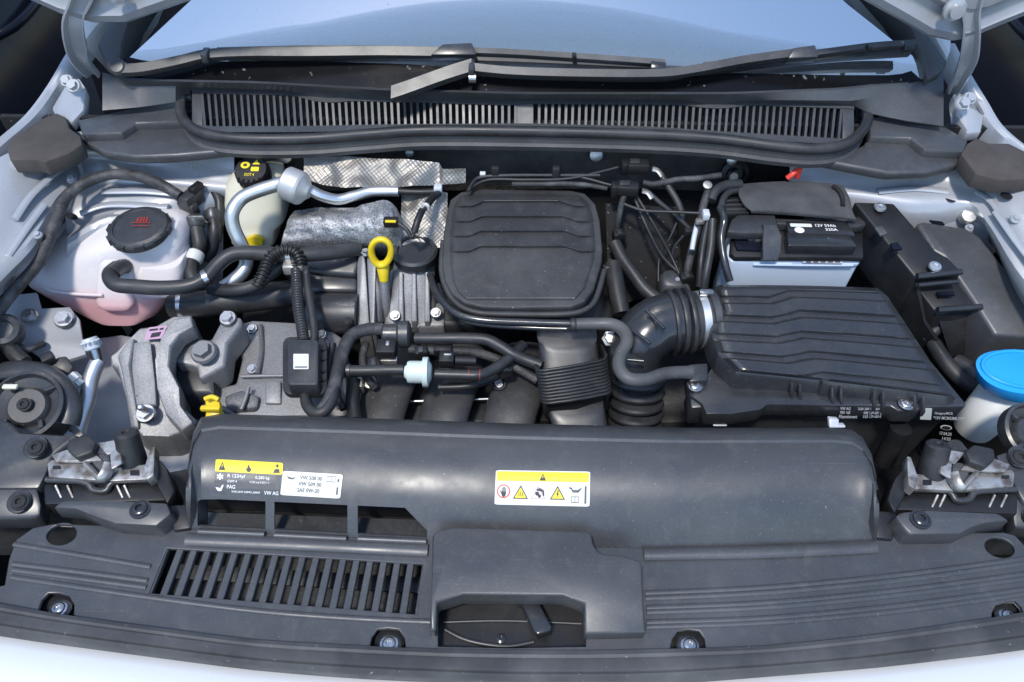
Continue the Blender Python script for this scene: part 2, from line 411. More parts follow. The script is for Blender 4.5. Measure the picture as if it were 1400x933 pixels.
# wing rails and inner wings, one per side
def wing(rows, name='inner_wing', m='paint'): return sheet(name, smooth_rows(rows, 5, 4), m, body, .003)
wing([[(-120, 330, .13), (-60, 262, .13), (0, 215, .13), (55, 195, .125), (110, 180, .12), (200, 195, .11), (320, 215, .09)],
      [(-120, 390, .115), (-60, 310, .115), (0, 262, .115), (55, 218, .11), (110, 205, .105), (210, 217, .09), (320, 235, .07)],
      [(-120, 470, .10), (-60, 395, .10), (0, 330, .095), (45, 275, .09), (98, 225, .085), (210, 232, .075), (320, 250, .06)],
      [(-120, 530, .085), (-60, 455, .085), (0, 386, .08), (48, 335, .075), (82, 275, .07), (120, 250, .065), (320, 262, .05)],
      [(-120, 545, .04), (-60, 475, .04), (0, 405, .03), (46, 360, .0), (76, 320, .0), (120, 268, .03), (320, 275, .02)]])
# strut tower behind the coolant tank
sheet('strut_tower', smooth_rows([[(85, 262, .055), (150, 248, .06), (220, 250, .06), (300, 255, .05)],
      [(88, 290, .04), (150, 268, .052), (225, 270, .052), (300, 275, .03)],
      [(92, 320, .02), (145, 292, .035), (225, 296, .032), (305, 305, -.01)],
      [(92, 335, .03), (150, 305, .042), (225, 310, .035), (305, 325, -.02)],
      [(90, 410, -.06), (150, 385, -.06), (225, 385, -.06), (305, 390, -.12)]], 5, 4), 'paint_bay_shaded', body, .003)
# right hand inner wing with its strut tower shelf
wing([[(1080, 225, .09), (1180, 215, .11), (1290, 200, .12), (1345, 205, .125), (1400, 225, .13), (1470, 270, .13), (1560, 350, .13)],
      [(1080, 240, .075), (1180, 238, .09), (1270, 230, .10), (1325, 240, .105), (1370, 262, .11), (1440, 330, .11), (1560, 420, .11)],
      [(1080, 252, .065), (1180, 255, .075), (1262, 250, .085), (1318, 258, .09), (1355, 285, .09), (1420, 365, .09), (1560, 490, .09)],
      [(1090, 268, .05), (1180, 275, .06), (1255, 285, .065), (1325, 285, .075), (1352, 315, .07), (1400, 395, .07), (1520, 530, .07)],
      [(1100, 300, -.02), (1180, 330, -.02), (1250, 340, -.02), (1340, 330, .0), (1365, 350, .0), (1395, 420, .0), (1500, 550, .0)]])
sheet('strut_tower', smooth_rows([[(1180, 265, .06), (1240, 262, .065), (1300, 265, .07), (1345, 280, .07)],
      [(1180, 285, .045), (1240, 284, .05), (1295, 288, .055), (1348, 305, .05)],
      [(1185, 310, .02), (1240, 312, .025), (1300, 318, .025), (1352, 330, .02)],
      [(1195, 420, -.12), (1245, 430, -.12), (1310, 430, -.12), (1370, 440, -.12)]], 5, 4), 'paint_bay_shaded', body, .003)
tube('weld_seam', [(1232, 286, .056), (1262, 288, .058), (1290, 290, .06)], .003, 'paint', body, n=8)
for px, py, z in ((1266, 294, .05), (1290, 294, .052), (1325, 312, .05)):
    fast('bolt', (px, py, z), .006, 'paint', body, (0, -.3, 1), 'weld_stud')
lathe('drain_plug', (1321, 297, .055), (-.1, -.5, .8), [(.015, 0), (.015, .008), (.012, .012), (.0, .013)], 'zinc', body, 20)
tube('weld_seam', [(105, 215, .10), (112, 240, .082), (100, 262, .075), (92, 285, .07)], .004, 'paint', body, n=8)
# pressings, bolts and holes on the inner wings
for pts in ([(20, 300, .098), (42, 268, .10), (72, 240, .10), (98, 222, .098)], [(10, 350, .088), (36, 312, .09), (60, 280, .09)], [(140, 262, .062), (200, 262, .062), (262, 268, .055)], [(110, 292, .042), (150, 280, .048), (230, 283, .046)],
            [(1362, 290, .098), (1390, 330, .098), (1425, 375, .098)], [(1335, 262, .098), (1356, 276, .098), (1372, 300, .096)], [(1200, 262, .075), (1250, 258, .082), (1296, 262, .085)]):
    tube('pressed_bead', pts, .005, 'paint', body, n=10, flat=(1.5, .7))
for p, r in (((24, 226, .118), .010), ((52, 322, .082), .006), ((98, 246, .090), .007), ((1356, 250, .112), .009), ((1388, 300, .104), .007)): fast('bolt', p, r, 'paint', body, (0, -.2, 1))
for x, y, z, rx in ((98, 296, .046, 9), (1300, 272, .078, 8), (1376, 268, .1115, 9)): fill2d([ell(x, y, rx, rx*.5, .3, 20)], lambda u, v, z=z: P(u, v, z+.003), 'access_hole', 'dark_plastic', body)
# fender flange edges seen as thin bright lines, outer fenders falling away
for sgn, pts in ((-1, [(-60, 245, .13), (0, 193, .14), (40, 158, .15), (70, 118, .17), (96, 74, .20), (120, 40, .22)]),
                 (1, [(1460, 240, .13), (1400, 202, .14), (1365, 172, .15), (1345, 140, .165), (1322, 102, .19), (1300, 60, .22)])):
    vs = crom([V(p) for p in pts], 5)
    sheet('fender', [[v+Vector((-sgn*.012, 0, -.035)) for v in vs], [v+Vector((-sgn*.006, 0, -.004)) for v in vs], vs, [v+Vector((sgn*.006, 0, -.001)) for v in vs], [v+Vector((sgn*.012, .0, -.008)) for v in vs],
                     [v+Vector((sgn*.03, 0, -.06)) for v in vs], [v+Vector((sgn*.05, 0, -.25)) for v in vs], [v+Vector((sgn*.05, 0, -.6)) for v in vs]], 'paint', body, .002, flip=sgn > 0)
# lower bay structure
box('bay_floor', Vector((0, .36, -.60)), (2.0, 1.0, .02), 'dark_metal', body, 0)
box('side_wall', Vector((-.95, .40, -.26)), (.02, 1.0, .62), 'lining', body, 0)  # body-coloured walls given dark lining to carry the shade of the side gaps
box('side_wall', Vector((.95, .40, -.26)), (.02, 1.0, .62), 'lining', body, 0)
slab('chassis_rail', [(60, 470, -.12), (165, 455, -.12), (255, 470, -.12), (285, 560, -.12), (268, 640, -.12), (215, 650, -.12), (60, 610, -.12)], .12, 'paint_bay_shaded', body, .012)
slab('bracket_plate', [(2, 405, -.01), (50, 400, -.01), (56, 422, -.02), (95, 420, -.02), (108, 436, -.02), (112, 462, -.03), (118, 485, -.06), (70, 500, -.06), (30, 470, -.03), (5, 455, -.02)], .006, 'paint_bay_shaded', body, .002)
fast('bolt', (40, 432, -.012), .011, 'steel', body, (.1, -.3, 1)); fast('bolt', (88, 437, -.016), .013, 'steel', body, (.1, -.3, 1))
sheet('slam_panel', [[P(px, 700, -.05) for px in (-60, 250, 700, 1200, 1460)], [P(px, 700, -.05)+Vector((0, -.02, -.1)) for px in (-60, 250, 700, 1200, 1460)]], 'dark_metal', body, .004)
# firewall
FWY = .80
sheet('firewall', [[Vector((x, FWY, .14)) for x in (-.95, -.4, 0, .4, .95)], [Vector((x, FWY, -.6)) for x in (-.95, -.4, 0, .4, .95)]], 'lining', body, .01)

# ------------------------------------------------------------------ front: seal strip
rows = []
zs = [(0, -.004), (0, .010), (.12, .013), (.22, .011), (.27, .013), (.55, .015), (.62, .0125), (.68, .0145), (.85, .008), (1, -.004), (1.02, -.016)]
for s, z in zs:
    rows.append([P(px, spl(px, SEAL_HI)*(1-s)+spl(px, SEAL_LO)*s, z) for px in PXS])
o = sheet('front_seal_strip', rows, 'seal', None, 0, ang=30)
tag(o, 'long dusty grey rubber seal strip curving along the bumper edge', 'seal strip')

# ------------------------------------------------------------------ front: cover panel with slots
fp = thing('front_cover_panel', 'ribbed dark grey plastic cover panel behind the front seal strip', 'cover panel')
REC = [(78, 826, -4), (530, 874, 2), (941, 876, 0), (1376, 836, -6)]
front = [(px, spl(px, SEAL_HI)+14) for px in range(-60, 1461, 40)]
outer = [(-60, 815), (6, 800), (12, 765), (22, 738), (45, 722), (75, 716), (235, 722), (420, 728), (700, 738), (1000, 742), (1225, 730), (1372, 728), (1388, 732), (1400, 745), (1460, 800)]+front[::-1][:-1]
def rec_hole(cx, cy, tilt):
    return [(cx-27, cy+22), (cx-22, cy-2), (cx-14, cy-13), (cx, cy-15), (cx+15, cy-13), (cx+23, cy-2), (cx+26, cy+22)]
def rec_all(c):
    cx, cy, t = c; p = rec_hole(cx, cy, t)
    a = RAD(8 if cx < 300 else (-8 if cx > 1200 else 0))
    return [(cx+(x-cx)*cos(a)-(y-cy)*sin(a), cy+(x-cx)*sin(a)+(y-cy)*cos(a)) for x, y in p]
SLOT = [(228, 750), (580, 772), (570, 840), (204, 811)]
LATCH = [(599, 806), (630, 796), (775, 796), (801, 812), (801, 884), (700, 886), (599, 884)]
holes = [SLOT, LATCH, ell(84, 731, 21, 14, RAD(-14)), ell(1367, 749, 21, 13, RAD(16))]+[rec_all(c) for c in REC]
plate('panel', outer, holes, 0, .006, 'panel', fp, .0015)
# slats between the slots
def bil(q, u, v):
    return (((q[0][0]*(1-u)+q[1][0]*u)*(1-v)+(q[3][0]*(1-u)+q[2][0]*u)*v), ((q[0][1]*(1-u)+q[1][1]*u)*(1-v)+(q[3][1]*(1-u)+q[2][1]*u)*v))
NS = 19
for i in range(NS+1):
    u = i/NS; w_ = .0135 if 0 < i < NS else .008
    a = bil(SLOT, u-w_, -.03); b = bil(SLOT, u+w_, -.03); c = bil(SLOT, u+w_, 1.03); d = bil(SLOT, u-w_, 1.03)
    slab('slat', [(a[0], a[1], -.0015), (b[0], b[1], -.0015), (c[0], c[1], -.0015), (d[0], d[1], -.0015)], .008, 'panel', fp, .001, seg=1)
slab('slot_backing', [(200, 745, -.045), (600, 765, -.045), (590, 850, -.045), (185, 825, -.045)], .004, 'dark_metal', fp, 0)  # dark sheet stands in for the shaded depth under the slots
slab('condenser_edge', [(200, 768, -.034), (595, 790, -.034), (592, 812, -.034), (195, 788, -.034)], .006, 'dark_metal', fp, .002)
# pressed ribs
def rib(pts, r=.0022, z=.0006): return tube('rib', [(x, y, z) for x, y in pts], r, 'panel', fp, n=8, flat=(1.6, .8))
for pts in ([(19, 744), (110, 759), (206, 775)], [(17, 771), (110, 782), (202, 794)], [(15, 789), (200, 816), (350, 835), (480, 845), (590, 850)], [(17, 779), (110, 791), (200, 803)],
            [(882, 811), (1050, 803), (1230, 786), (1400, 764), (1440, 758)], [(882, 818), (1050, 810), (1230, 793), (1400, 770), (1440, 764)], [(884, 831), (1050, 824), (1230, 807), (1400, 785), (1440, 779)], [(884, 837), (1050, 830), (1230, 813), (1400, 791), (1440, 785)],
            [(884, 851), (1050, 845), (1230, 828), (1400, 806), (1440, 800)], [(884, 857), (1050, 851), (1230, 835), (1400, 812), (1440, 806)]): rib(pts)
# raised end blocks
slab('end_block', [(71, 694, .028), (86, 684, .03), (160, 684, .032), (228, 687, .032), (234, 702, .03), (213, 719, .028), (157, 716, .028), (128, 706, .028), (103, 696, .028)], .032, 'panel', fp, .004, 1.04)
slab('end_block', [(1232, 700, .030), (1268, 697, .032), (1364, 701, .032), (1382, 712, .03), (1347, 715, .028), (1330, 721, .028), (1312, 730, .028), (1244, 731, .028), (1224, 706, .03)], .032, 'panel', fp, .004, 1.04)
fast('screw', (192, 697, .030), .0105, 'plastic_smooth', fp); fast('screw', (1258, 711, .030), .0105, 'plastic_smooth', fp)
# recessed screws
for cx, cy, t in REC:
    slab('recess_cup', [(cx-40, cy-16, -.022), (cx+40, cy-16, -.022), (cx+40, cy+40, -.022), (cx-40, cy+40, -.022)], .003, 'dark_plastic', fp, 0)
    lathe('washer', (cx+2, cy+6, -.020), (0, -.1, 1), [(.019, 0), (.019, .004), (.014, .007), (.0, .007)], 'plastic_smooth', fp, 24)
    fast('screw', (cx+2, cy+7, -.014), .0085, 'steel', fp)
# bright bead at the rear lip
for pts in ([(255, 737), (420, 744), (585, 752)], [(880, 757), (1050, 754), (1198, 747)]):
    tube('rear_lip', [(x, y, .003) for x, y in pts], .006, 'panel', fp, n=8, flat=(1.5, .7))
# sub-frame ends beside the duct
for q in ([(232, 690, .012), (258, 690, .012), (260, 722, .008), (236, 726, .006)], [(1200, 698, .012), (1226, 700, .012), (1222, 738, .006), (1198, 735, .008)]):
    slab('corner_gusset', q, .04, 'dark_plastic', fp, .003)

# ------------------------------------------------------------------ hood latch cover
lc = thing('latch_cover', 'scratched dark plastic hood latch cover with an open front mouth', 'latch cover')
def k4(x, y): return (560+x/4.118, 700+y/4.118)
TOPL = [(128, 128), (150, 108), (250, 84), (1010, 108), (1026, 130), (1032, 175), (1055, 215), (1095, 238), (1200, 244), (1295, 275), (1312, 300), (1312, 500), (1332, 680), (985, 688), (985, 515), (860, 470), (300, 465), (155, 510), (150, 670), (110, 670), (122, 490)]
slab('cover', [(*k4(*p), .034 if p[1] < 520 else .020) for p in TOPL], .033, 'panel', lc, .003, seg=3)
slab('mouth_floor', [(590, 800, -.026), (810, 800, -.026), (815, 900, -.026), (585, 900, -.026)], .004, 'dark_plastic', lc, 0)
slab('mouth_back', [(592, 790, .012), (808, 790, .012), (808, 794, .012), (592, 794, .012)], .05, 'dark_plastic', lc, 0)
tube('curved_rib', [(608, 861, -.024), (640, 876, -.024), (690, 884, -.024), (730, 878, -.024)], .003, 'plastic', lc, n=8)
tube('curved_rib', [(606, 851, -.024), (690, 849, -.024), (795, 853, -.024)], .002, 'plastic', lc, n=8)
lathe('rivet', (685, 874, -.026), (0, 0, 1), [(.006, 0), (.006, .003), (.003, .004), (.003, .001), (0, .001)], 'plastic_smooth', lc, 16)
tube('scratch', [(682, 786, .0343), (735, 779, .0343), (790, 773, .0343), (850, 774, .0343)], .0004, 'print_grey', lc, n=5)
tube('scratch', [(680, 789, .0343), (740, 796, .0343)], .0003, 'print_grey', lc, n=5)
hl = thing('hood_release_lever', 'small black hood release lever lying in the latch cover mouth', 'lever')
extr('lever_arm', [(712, 822, .0), (736, 822, .0), (755, 857, .004), (753, 862, .004), (736, 867, .004), (731, 864, .004)], (0, -.002, -.016), 'plastic_smooth', hl, .003)
box('lever_pivot', (724, 818, -.012), (.03, .018, .03), 'dark_plastic', hl, .003)
bolt_t = thing('latch_pin', 'shiny steel latch pin showing in the notch beside the latch cover', 'pin')
tube('pin', [(846, 742, -.01), (858, 741, -.01)], .006, 'steel', bolt_t, n=12)
box('pin_bracket', (842, 746, -.022), (.03, .02, .02), 'dark_metal', bolt_t, .002)

# ------------------------------------------------------------------ radiator duct (big rounded shroud)
DT = ([240, 258, 264, 275, 300, 500, 700, 940, 1140, 1165, 1180, 1192, 1198, 1215], [700, 625, 592, 571, 566, 572, 579, 585, 585, 588, 599, 622, 650, 720])
DB = ([240, 262, 590, 620, 900, 1195], [722, 724, 741, 744, 750, 741])
DZs = [0, .03, .065, .105, .13, .20, .30, .42, .55, .64, .73, .85, .965, 1.0]
DZz = [.030, .052, .060, .0625, .0600, .0635, .0640, .0600, .0520, .0440, .0345, .0200, .0055, .001]
def duct(px, py, off=0.):
    t = interp(px, *DT); b = interp(px, *DB)
    return P(px, py, interp((py-t)/(b-t), DZs, DZz)+off)
cols = [258, 260, 262, 264, 267, 270, 275, 282, 300, 330, 350, 363, 375, 400, 450, 475, 489, 510, 540, 555, 565, 575, 584]+list(range(620, 1140, 40))+[1140, 1152, 1165, 1173, 1180, 1186, 1192, 1195, 1198]
rows = []
for s, z in zip(DZs, DZz):
    r = []
    for px in cols:
        t, b = interp(px, *DT), interp(px, *DB); r.append(P(px, t+(b-t)*s, z))
    rows.append(r)
rd = thing('radiator_duct', 'big rounded black radiator duct carrying three warning stickers', 'duct')
skip = set()
def ci(p): return cols.index(p)
for c0, c1 in ((270, 363), (375, 475), (489, 584)):
    for j in range(ci(c0), ci(c1)):
        skip.add((10, j)); skip.add((11, j))
pass
rows = [[v+Vector((0, .02, -.06)) for v in rows[0]]]+rows
skip = {(i+1, j) for i, j in skip}
wallL = [[r[0]+Vector((0, .0, -.05)) for r in rows]]
sheet('shell', rows, 'panel', rd, .004, skip, ang=28)
sheet('end_wall', [[r[0] for r in rows], [r[0]+Vector((.004, 0, -.06)) for r in rows]], 'panel', rd, .003)
sheet('end_wall', [[r[-1]+Vector((.004, 0, -.06)) for r in rows], [r[-1] for r in rows]], 'panel', rd, .003)
slab('inner_floor', [(262, 700, -.02), (600, 712, -.02), (600, 752, -.02), (262, 735, -.02)], .004, 'plastic', rd, 0)
slab('inner_back', [(262, 660, .012), (600, 672, .012), (600, 680, .012), (262, 668, .012)], .06, 'dark_plastic', rd, 0)
extr('window_corner', [duct(x, y, -.001) for x, y in ((548, 689), (588, 689), (588, 730), (584, 726))], (0, .002, -.004), 'panel', rd, .0005)
for a, b in (((272, 727), (362, 731)), ((376, 732), (474, 737)), ((490, 737), (583, 741))):
    tube('window_sill', [(a[0], a[1], .004), (b[0], b[1], .004)], .0045, 'panel', rd, n=8, straight=True)

# stickers ---------------------------------------------------------
def sticker(name, tl, tr, br, bl, label, parent=None):
    pass
# refrigerant label
D1 = lambda off: quadmap((295, 628), (387, 633), (385, 680), (292, 676), lambda x, y: duct(x, y, off))
st = thing('refrigerant_label', 'yellow topped refrigerant label with white print on black duct', 'label')
fill2d([rrect(0, 0, 1, .35, .04)], D1(.0006), 'yellow_band', 'yellow_print', st, 6)
fill2d([rrect(.0, .335, 1, .99, .02)], D1(.0005), 'dark_field', 'panel', st, 10)
g = D1(.0012)
fill2d([[(.05, .30), (.10, .06), (.15, .30)]], g, 'warning_triangle', 'print_dark', st)
fill2d([[(.094, .13), (.106, .13), (.104, .22), (.096, .22)]], D1(.0016), 'exclamation_mark', 'yellow_print', st)
fill2d([[(.48, .32), (.455, .24), (.475, .2), (.485, .1), (.505, .17), (.52, .21), (.535, .25), (.51, .32)]], g, 'flame_symbol', 'print_dark', st)
fill2d([[(.86, .31), (.88, .2), (.94, .18), (.955, .3)], ell(.915, .1, .017, .05, 0, 10)], g, 'person_symbol', 'print_dark', st)
txt('\u2217', g, (.03, .40, .13, .58), 'print_white', st); txt('R 1234yf', g, (.19, .40, .45, .53), 'print_white', st)
txt('GWP 4', g, (.19, .57, .33, .64), 'print_white', st); txt('0.280 kg', g, (.60, .42, .81, .53), 'print_white', st)
txt('CO2 eq 0.0011 t', g, (.52, .57, .81, .65), 'print_white', st); txt('PAG', g, (.19, .71, .31, .82), 'print_white', st)
txt('SAE J639 J2842 J2845', g, (.26, .87, .68, .94), 'print_white', st); txt('VW AG', g, (.74, .84, .95, .95), 'print_white', st)
fill2d([[(.02, .80), (.06, .90), (.11, .90), (.14, .72), (.12, .72), (.09, .82), (.05, .80)]], g, 'oil_can_symbol', 'print_white', st)
fill2d([rrect(.905, .38, .965, .78, .01)], g, 'number_strip', 'print_grey', st)
# oil label
D2 = lambda off: quadmap((387, 644), (469, 649), (465, 682), (383, 677), lambda x, y: duct(x, y, off))
st = thing('oil_label', 'white engine oil specification label beside the yellow topped label', 'label')
fill2d([rrect(0, 0, 1, 1, .06)], D2(.0010), 'label_sheet', 'paper', st, 10); g = D2(.0015)
txt('VW 508 00', g, (.29, .14, .66, .32), 'print_grey', st); txt("VW 509 00", g, (.28, .40, .66, .57), 'print_grey', st); txt('SAE 0W-20', g, (.27, .66, .64, .83), 'print_grey', st)
fill2d([[(.07, .2), (.11, .33), (.19, .33), (.22, .2), (.18, .26), (.12, .24)]], g, 'oil_can_symbol', 'print_grey', st)
fill2d([[(.74, .12), (.745, .12), (.745, .34), (.74, .34)], [(.815, .12), (.82, .12), (.82, .34), (.815, .34)], [(.88, .12), (.885, .12), (.885, .34), (.88, .34)], [(.74, .32), (.885, .32), (.885, .35), (.74, .35)], [(.74, .1), (.885, .1), (.885, .125), (.74, .125)]], g, 'book_symbol', 'print_grey', st)
fill2d([rrect(.92, .2, .95, .85, .005)], g, 'number_strip', 'print_grey', st)
# warning label
D3 = lambda off: quadmap((678, 643), (807, 645), (806, 693), (676, 690), lambda x, y: duct(x, y, off))
st = thing('warning_label', 'white label with yellow band and four round and triangular warning symbols', 'label')
fill2d([rrect(0, 0, 1, 1, .04)], D3(.0006), 'label_sheet', 'paper', st, 12)
fill2d([rrect(.012, .03, .988, .31, .03)], D3(.0010), 'yellow_band', 'yellow_print', st, 6); g = D3(.0015); g2 = D3(.0019); g3 = D3(.0023)
fill2d([[(.465, .28), (.5, .08), (.535, .28)]], g, 'warning_triangle', 'print_dark', st)
fill2d([[(.495, .14), (.505, .14), (.503, .21), (.497, .21)]], g2, 'exclamation_mark', 'yellow_print', st)
fill2d([ell(.09, .61, .07, .20, 0, 28)], g, 'prohibition_ring', 'print_red', st); fill2d([ell(.09, .61, .057, .165, 0, 28)], g2, 'ring_field', 'paper', st)
hand = [[(.07, .62), (.115, .62), (.115, .72), (.10, .77), (.08, .77), (.07, .71)]]
for fx, h0 in ((.071, .52), (.083, .48), (.095, .48), (.107, .52)): hand.append([(fx, h0), (fx+.008, h0), (fx+.008, .63), (fx, .63)])
hand.append([(.053, .6), (.06, .58), (.073, .66), (.07, .70)])
fill2d(hand, g3, 'hand_symbol', 'print_dark', st)
for cx, c, inner in ((.27, 'print_dark', 'yellow_print'), (.455, 'print_pink', 'paper'), (.66, 'print_dark', 'yellow_print')):
    fill2d([[(cx-.08, .82), (cx, .42), (cx+.08, .82)]], g, 'warning_triangle', c, st)
    fill2d([[(cx-.062, .79), (cx, .485), (cx+.062, .79)]], g2, 'triangle_field', inner, st)
fill2d([[(.252, .75), (.247, .66), (.257, .58), (.253, .66), (.26, .75)], [(.272, .75), (.267, .64), (.277, .56), (.273, .65), (.28, .75)], [(.292, .75), (.287, .66), (.297, .6), (.293, .66), (.3, .75)]], g3, 'heat_symbol', 'print_dark', st)
fill2d([ell(.445, .66, .022, .06, 0, 12), ell(.47, .73, .018, .05, 0, 12), [(.44, .52), (.48, .5), (.515, .56), (.52, .72), (.505, .72), (.50, .6), (.475, .56), (.44, .58)]], g3, 'fan_belt_symbol', 'print_dark', st)
fill2d([[(.663, .55), (.648, .68), (.658, .68), (.652, .77), (.675, .65), (.665, .65), (.672, .55)]], g3, 'bolt_symbol', 'print_dark', st)
fill2d([[(.78, .45), (.81, .47), (.82, .53), (.87, .53), (.91, .47), (.915, .49), (.88, .61), (.82, .61), (.80, .52), (.78, .49)], ell(.918, .56, .005, .02, 0, 8)], g, 'oil_can_symbol', 'print_grey', st)
fill2d([[(.805, .72), (.81, .72), (.81, .9), (.805, .9)], [(.842, .72), (.847, .72), (.847, .9), (.842, .9)], [(.88, .72), (.885, .72), (.885, .9), (.88, .9)], [(.805, .88), (.885, .88), (.885, .9), (.805, .9)], [(.805, .72), (.885, .72), (.885, .735), (.805, .735)]], g, 'book_symbol', 'print_grey', st)
fill2d([rrect(.945, .42, .965, .92, .004)], g, 'number_strip', 'print_grey', st)

# ================================================================== rear: windscreen, cowl, wipers, hood
WO = Vector((0, .84, .20)); WA = RAD(36); WN = Vector((0, -sin(WA), cos(WA)))
def W(px, py, off=0.): return PL(px, py, WO+WN*off, WN)
ws = thing('windscreen', 'pale blue reflecting windscreen above the wipers', 'windscreen')
def wedge(py):   # left and right glass edge at an image height
    return interp(py, [-170, 0, 90, 130], [400, 262, 165, 135]), interp(py, [-170, 0, 90, 130], [980, 1150, 1262, 1290])
GBOT = ([130, 145, 200, 350, 530, 718, 1000, 1150, 1250, 1296], [94, 108, 111, 114, 124, 129, 129, 123, 112, 98])
rows = []
for t in (0, .08, .18, .28, .4, .55, .7, .85, 1):
    r = []
    for i in range(33):
        u = i/32; py = 110
        for _ in range(3):
            l, rr = wedge(py); px = l+(rr-l)*u; py = interp(px, *GBOT)*(1-t)-170*t
        r.append(W(px, py)+WN*(.02*(1-(2*u-1)**2)))
    rows.append(r)
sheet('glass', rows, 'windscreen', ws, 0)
def wcurve(px, py, off): 
    l, r = wedge(py); i = (px-l)/(r-l)*2-1; return W(px, py, off+.02*(1-i*i))
hi = [(160, 88), (175, 78), (192, 82), (212, 85), (300, 84), (430, 84), (560, 88), (700, 99), (800, 102), (930, 99), (1050, 101), (1150, 103), (1215, 103), (1233, 101), (1246, 97), (1256, 106), (1262, 112)]
sheet('black_border', [[wcurve(x, y, .0025) for x, y in hi], [wcurve(x, y+(interp(x, [130, 145, 200, 350, 530, 718, 1000, 1150, 1250, 1296], [97, 109, 112, 115, 125, 130, 130, 124, 113, 99])-y)*.5, .0025) for x, y in hi], [wcurve(x, max(y+1, interp(x, [130, 145, 200, 350, 530, 718, 1000, 1150, 1250, 1296], [97, 109, 112, 115, 125, 130, 130, 124, 113, 99])), .0025) for x, y in hi]], 'glass_black', ws, 0)
# cabin behind the glass: dark dashboard
o = slab('dashboard', [Vector((-.72, .93, .16)), Vector((.72, .93, .16)), Vector((.66, 1.5, .24)), Vector((-.66, 1.5, .24))], .1, 'dark_plastic', None, .02)
tag(o, 'dark dashboard top showing dimly through the windscreen', 'dashboard')
# A pillars with trim
for side in (-1, 1):
    q = [(150, 100), (132, 62), (140, 45), (160, 12), (178, -20), (215, -80), (240, -80), (198, -12), (178, 20), (165, 60), (163, 90)] if side < 0 else \
        [(1268, 110), (1290, 98), (1296, 84), (1278, 60), (1262, 36), (1240, 5), (1190, -60), (1165, -60), (1225, 8), (1250, 45), (1262, 80)]
    t_ = thing('pillar_trim', 'black plastic pillar trim blade beside the %s windscreen edge' % ('brake reservoir side' if side < 0 else 'battery side'), 'trim')
    extr('trim_blade', [W(x, y, .012) for x, y in q], (0, .02, -.05), 'panel', t_, .004)
    q2 = [(112, 62), (132, 35), (160, 8), (180, -20), (195, -60), (120, -60), (100, 0)] if side < 0 else [(1296, 84), (1278, 50), (1255, 28), (1225, -10), (1190, -60), (1270, -60), (1305, 20), (1302, 70)]
    extr('a_pillar', [W(x, y, -.01) for x, y in q2], (0, .05, -.10), 'paint_clean', body, .01)

# ---- cowl panel
cw = thing('cowl', 'grey plastic cowl panel with long slotted air grille below the windscreen', 'cowl panel')
GT = ([262, 280, 405, 425, 455, 480, 700, 720, 940, 955, 985, 1005, 1022, 1165], [120, 123, 126, 133, 136, 133, 139, 137, 139, 142, 144, 142, 139, 144])   # grille top
GB = ([262, 285, 400, 560, 718, 880, 1000, 1080, 1150, 1170], [172, 176, 176, 173, 172, 176, 184, 189, 193, 192])   # grille bottom
ZT, ZB = .178, .150
def cz(s): return ZT+(ZB-ZT)*s
def sm(px, t): return sum(interp(px+d, *t) for d in (-8, 0, 8))/3
# band between grille and glass
UT = ([130, 145, 200, 350, 530, 718, 1000, 1150, 1250, 1296], [92, 106, 109, 112, 122, 127, 127, 121, 110, 96])
ux = list(range(140, 1291, 25))
rows = [[P(x, sm(x, UT)-1, .205) for x in ux], [P(x, sm(x, UT)+2, .206) for x in ux], [P(x, interp(x, [130, 262, 718, 1165, 1300], [118, 118, 134, 138, 118]), .192) for x in ux]]
lowb = []
for x in ux:
    if 262 <= x <= 1165: lowb.append(P(x, sm(x, GT), ZT))
    elif x < 262: lowb.append(P(x, interp(x, [130, 200, 262], [152, 146, 136]), .165))
    else: lowb.append(P(x, interp(x, [1165, 1230, 1300], [150, 164, 174]), .165))
rows.append(lowb)
sheet('upper_band', rows, 'panel', cw, .003)
gx = [262+(1168-262)*i/90 for i in range(91)]
sheet('grille_tray', [[P(x, sm(x, GT)+1, ZT-.030) for x in gx], [P(x, sm(x, GB)+1, ZB-.030) for x in gx]], 'dark_plastic', cw, .003)
# frame strips round the slots
sheet('grille_lip', [[P(x, sm(x, GT)-1, cz(0)+.0012) for x in gx], [P(x, sm(x, GT)+5, cz(.1)+.001) for x in gx], [P(x, sm(x, GT)+6, cz(.1)-.012) for x in gx]], 'panel', cw, 0)
sheet('grille_lip', [[P(x, sm(x, GB)-4, cz(.9)-.012) for x in gx], [P(x, sm(x, GB)-3, cz(.9)+.001) for x in gx], [P(x, sm(x, GB)+5, cz(1)+.001) for x in gx]], 'panel', cw, 0)
def slat(x, hw, tilt):
    t, b = sm(x, GT)+3, sm(x, GB)-2
    a = P(x-hw+tilt, t, cz(.05)); bb = P(x+hw+tilt, t, cz(.05)); c = P(x+hw, b, cz(.95)); d = P(x-hw, b, cz(.95))
    slab('slat', [a, bb, c, d], .016, 'panel', cw, 0)
for i in range(49): slat(280+8.85*i, 1.7, (700-280-8.85*i)*-.010)
for i in range(46): slat(737+9.1*i, 1.7, (737-700+9.1*i)*.010)
slat(718, 11, 0)
for a, b in ((262, 277), (1152, 1168)):
    slab('grille_end', [P(a, sm(a, GT), cz(0)), P(b, sm(b, GT), cz(0)), P(b, sm(b, GB), cz(1)), P(a, sm(a, GB), cz(1))], .02, 'panel', cw, .002)
